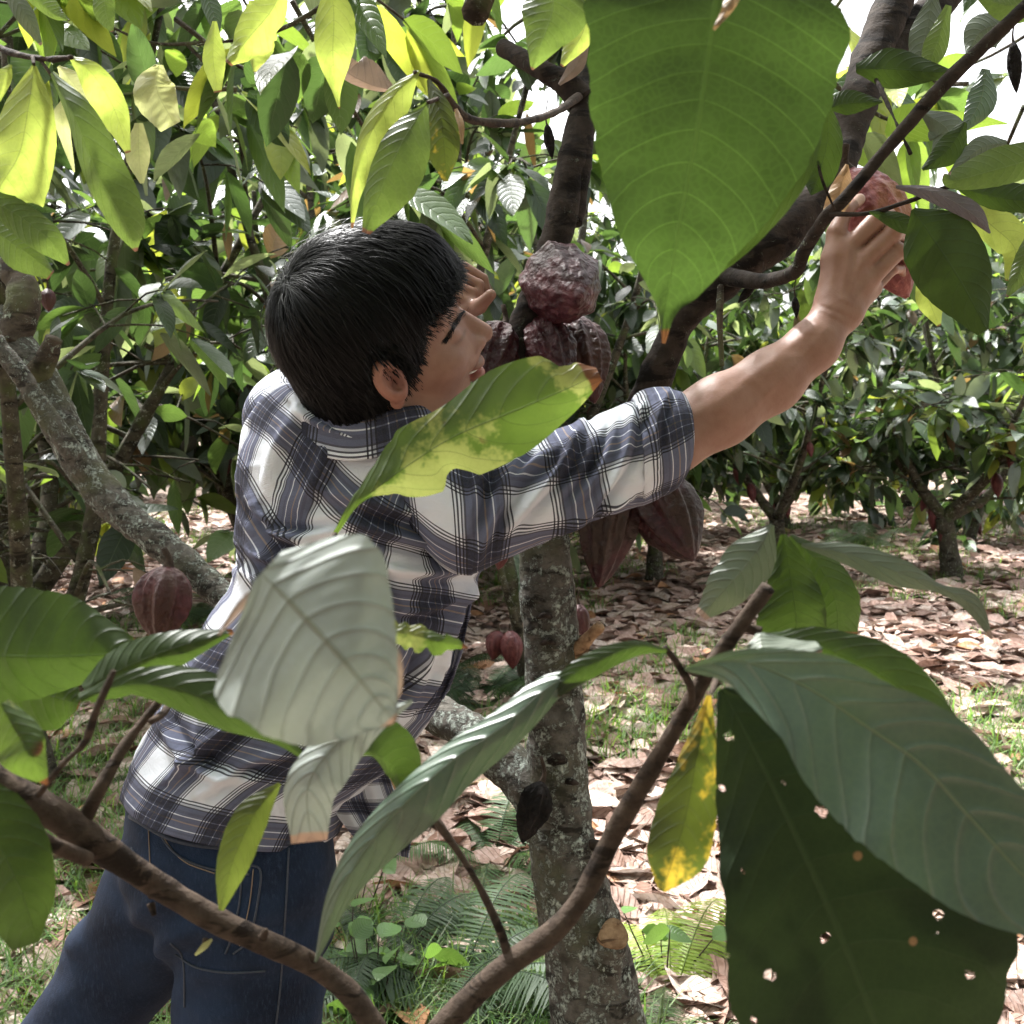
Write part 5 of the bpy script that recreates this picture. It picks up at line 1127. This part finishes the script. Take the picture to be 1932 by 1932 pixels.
def loft(rings, N, m, uscale, creases=(), nz=.0025, nzs=(14, 14, 14), seed=0, v0=0, a0=0, skew=0, thick=.0016, name='shirt', parent=None, freq=1):
    """rings: xL, yL, xR, yR, centre depth, depth radius"""
    c = cat(np.array(rings, float), N); th = np.linspace(0, 2 * math.pi, m + 1)
    Lp, Rp = P(c[:, 0], c[:, 1], c[:, 4]), P(c[:, 2], c[:, 3], c[:, 4]); C_ = (Lp + Rp) / 2; A = (Rp - Lp) / 2
    B = FWD[None] * c[:, 5:6]
    ct, st = np.cos(th), np.sin(th)
    V = C_[:, None] + A[:, None] * ct[None, :, None] + B[:, None] * st[None, :, None]
    nr = A[:, None] / np.linalg.norm(A, axis=1)[:, None, None] * ct[None, :, None] + FWD[None, None] * st[None, :, None]
    ln = np.concatenate([[0], np.cumsum(np.linalg.norm(np.diff(C_, axis=0), axis=1))])
    V = V.reshape(-1, 3); nr = nr.reshape(-1, 3)
    f = np.tile(st < .25, N)
    d = np.zeros(len(V))
    if creases: d = crease_disp(V, creases) * f
    d = d + nz * fbm(V * nzs, seed, 3) + nz * 1.5 * (.35 - np.abs(fbm(V * nzs * [1.1, 1.1, 2.0] + 5, seed + 8, 2)))
    V = V + nr * d[:, None]
    U = np.repeat((th / (2 * math.pi) * uscale)[None], N, 0).ravel() + a0; W_ = np.repeat(ln[:, None], m + 1, 1).ravel() + v0
    # cloth shears where it hangs: the pattern follows the folds
    U2 = U + .016 * vnoise(V * 6.5, seed + 1) + .002 * vnoise(V * 25, seed + 1) + skew * W_; V2 = W_ + .020 * vnoise(V * 5.5, seed + 2) + .002 * vnoise(V * 22, seed + 6) 
    if name == 'shirt':
        xx, yy, _ = proj(V); V2 = V2 + .13 * np.clip((700 - xx) / 250, -1, 1) ** 1 * np.clip((1150 - yy) / 300, 0, 1) * -.9
    V[:, 0] = V[:, 0]; idx = np.arange(len(V)).reshape(N, m + 1)
    o = mk(name, V, grid_faces(N, m + 1), M['plaid'], parent, uv=np.stack([U2, V2], -1))
    md = o.modifiers.new('thickness', 'SOLIDIFY'); md.thickness = thick; md.offset = -1
    return o, V, grid_faces(N, m + 1)
torso_cr = [
    ([(908, 1062), (850, 1035), (760, 1015), (660, 985)], .009, 15), ([(905, 1075), (820, 1080), (740, 1075), (690, 1060)], .008, 14), ([(900, 1090), (860, 1150), (820, 1250)], .009, 13),
    ([(880, 1120), (800, 1150), (740, 1150)], .006, 12), ([(890, 985), (800, 975), (700, 950), (600, 925)], .006, 18), ([(610, 1050), (560, 1020), (520, 1000), (470, 940)], .010, 15),
    ([(575, 1040), (520, 1060), (470, 1040)], .007, 13), ([(640, 985), (560, 1000), (480, 985)], -.006, 12), ([(770, 830), (680, 830), (600, 800), (560, 770)], .007, 14), ([(560, 780), (520, 860), (500, 930)], .005, 18), ([(620, 830), (600, 900), (560, 960)], .005, 16),
    ([(460, 1080), (520, 1110), (600, 1120)], .008, 16), ([(300, 1350), (350, 1430), (420, 1465), (520, 1470)], .007, 14), ([(480, 1340), (400, 1400), (320, 1470)], .008, 14), ([(560, 1420), (470, 1440), (380, 1500)], .006, 13),
    ([(700, 1060), (720, 1160), (700, 1260)], .008, 16), ([(860, 1180), (830, 1260), (790, 1330)], .009, 12), ([(800, 1180), (780, 1270), (740, 1350)], -.008, 12)]
rings = [(243, 1482, 640, 1568, 1.40, .150), (262, 1425, 665, 1510, 1.40, .150), (300, 1345, 745, 1440, 1.395, .148), (350, 1250, 832, 1325, 1.385, .146), (400, 1165, 862, 1260, 1.38, .146), (440, 1098, 885, 1175, 1.37, .148), (452, 1010, 903, 1085, 1.35, .15),
         (450, 920, 905, 1010, 1.33, .145), (456, 845, 905, 930, 1.32, .135), (478, 778, 893, 868, 1.31, .12), (525, 728, 860, 822, 1.30, .10), (605, 735, 795, 805, 1.292, .06), (655, 755, 765, 805, 1.287, .03)]
shirt, sv, sf = loft(rings, 230, 260, 1.06, torso_cr, .0035, (16, 16, 16), 3, v0=.02, a0=.03, skew=-.30, parent=man)
slv_cr = [([(1100, 800), (1060, 880), (1000, 950), (950, 1010)], .008, 13), ([(1195, 775), (1180, 860), (1120, 950), (1060, 1000)], .008, 13), ([(1050, 850), (980, 900), (930, 980), (900, 1060)], .008, 14), ([(1150, 800), (1120, 880), (1060, 960)], -.006, 11),
          ([(920, 860), (900, 930), (885, 1000)], .007, 16), ([(1000, 840), (960, 900), (920, 960)], .006, 12), ([(1190, 940), (1140, 960), (1080, 1000)], .007, 10)]
srings = [(760, 850, 770, 1000, 1.27, .07), (820, 822, 835, 1070, 1.245, .085), (880, 838, 895, 1085, 1.235, .088), (940, 838, 950, 1058, 1.23, .084), (1010, 822, 1030, 1022, 1.225, .078), (1090, 796, 1118, 990, 1.225, .072), (1160, 768, 1190, 962, 1.225, .066), (1215, 752, 1245, 935, 1.225, .062), (1250, 748, 1270, 905, 1.228, .056)]
sleeve, lv, lF = loft(srings, 130, 150, .46, slv_cr, .003, (18, 18, 18), 7, v0=.04, a0=.02, skew=-.18, name='sleeve', parent=shirt)
cuff_cr = [([(1215, 760), (1200, 800), (1185, 850)], .006, 10), ([(1262, 740), (1240, 800), (1240, 880)], .004, 9)]
crings = [(1205, 772, 1222, 938, 1.225, .058), (1192, 752, 1208, 950, 1.225, .066), (1212, 736, 1232, 942, 1.226, .070), (1250, 728, 1268, 925, 1.228, .068), (1282, 742, 1294, 895, 1.23, .062), (1294, 764, 1296, 868, 1.232, .052), (1284, 775, 1286, 862, 1.233, .047)]
loft(crings, 60, 120, .44, cuff_cr, .003, (22, 22, 22), 9, v0=.09, a0=.07, skew=.1, name='cuff', parent=shirt, thick=.002)
# left sleeve, mostly hidden
lrings = [(470, 800, 560, 900, 1.33, .06), (455, 790, 600, 745, 1.38, .07), (520, 720, 640, 700, 1.45, .065), (600, 690, 700, 720, 1.53, .055)]
def sleeve_between(name, pts, rad):
    V, F, T_ = tube([P(*p) for p in pts], rad, 40, 50, caps=False); n_ = 50
    V = V + nrm([0, 0, 1]) * 0; uv = np.stack([np.tile(np.arange(40) / 40 * .4, n_), np.repeat(np.linspace(0, .3, n_), 40)], -1)
    return mk(name, V, F, M['plaid'], shirt, uv=uv)
sleeve_between('sleeve', [(570, 830, 1.34), (538, 790, 1.38), (575, 752, 1.46), (650, 705, 1.55), (720, 660, 1.57)], [.055, .054, .052, .050, .05])
# collar
cc = P(700, 782, 1.268); eu = nrm(P(830, 812, 1.20) - P(572, 770, 1.34)); tw = nrm(nb - HC); ev_ = np.cross(eu, -tw); ev_ = nrm(ev_); ew = nrm(np.cross(ev_, eu))
if ew[2] < 0: ew = -ew
th = np.linspace(0, 2 * math.pi, 121); prof = [(-.016, .0, -.006), (.004, .001, .0), (.016, .004, .006), (.020, .009, .012), (.012, .015, .016), (-.006, .021, .020), (-.022, .027, .026)]
pr = cat([p[:2] for p in prof], 24)
V = []
for h, o_ in pr:
    rA, rB = .083 + o_, .078 + o_
    wob = .004 * np.sin(3 * th + 1) * (o_ / .03) + .003 * np.sin(5 * th)
    V.append(cc + eu * (rA * np.cos(th))[:, None] + ev_ * (rB * np.sin(th))[:, None] + ew * (h + wob)[:, None])
V = np.array(V); ln = np.linspace(0, .08, 24)
uv = np.stack([np.repeat(ln[:, None] + .02, 121, 1), np.repeat((th / 6.283 * .5)[None], 24, 0)], -1)
co = mk('collar', V.reshape(-1, 3), grid_faces(24, 121), M['plaid'], shirt, uv=uv.reshape(-1, 2)); md = co.modifiers.new('thickness', 'SOLIDIFY'); md.thickness = .0018
# hanging shirt tail at the front
def sheet(name, left, right, wav, parent, u0=0, n=60, m=50):
    a, b = cat(np.array(left, float), n), cat(np.array(right, float), n); s = np.linspace(0, 1, m)
    c = a[:, None] * (1 - s)[None, :, None] + b[:, None] * s[None, :, None]
    T = np.linspace(0, 1, n)[:, None]; c[..., 2] += wav * np.sin(s[None] * 15 + T * 2) * (.3 + T)
    V = P(c[..., 0], c[..., 1], c[..., 2]).reshape(-1, 3)
    uv = np.stack([np.repeat((s * .2)[None], n, 0) + u0, np.repeat(T * .3, m, 1)], -1).reshape(-1, 2)
    o = mk(name, V, grid_faces(n, m), M['plaid'], parent, uv=uv); md = o.modifiers.new('thickness', 'SOLIDIFY'); md.thickness = .0018; return o
sheet('front_panel', [(760, 1000, 1.36), (745, 1150, 1.34), (735, 1300, 1.34), (700, 1400, 1.36)], [(908, 1050, 1.33), (888, 1150, 1.34), (868, 1240, 1.35), (838, 1318, 1.36)], .010, shirt, .3)
sheet('shirt_tail', [(630, 1440, 1.34), (622, 1500, 1.34), (640, 1545, 1.34), (690, 1600, 1.35)], [(725, 1440, 1.36), (748, 1500, 1.37), (776, 1560, 1.38), (772, 1618, 1.38)], .010, shirt, .1)
# centre back yoke seam, a dark loop of cloth
bs = BVHTree.FromPolygons(sv.tolist(), sf.tolist())
t = NT('shirt_seam'); M['sseam'] = t.out(t.bsdf((.10, .10, .13), .9))
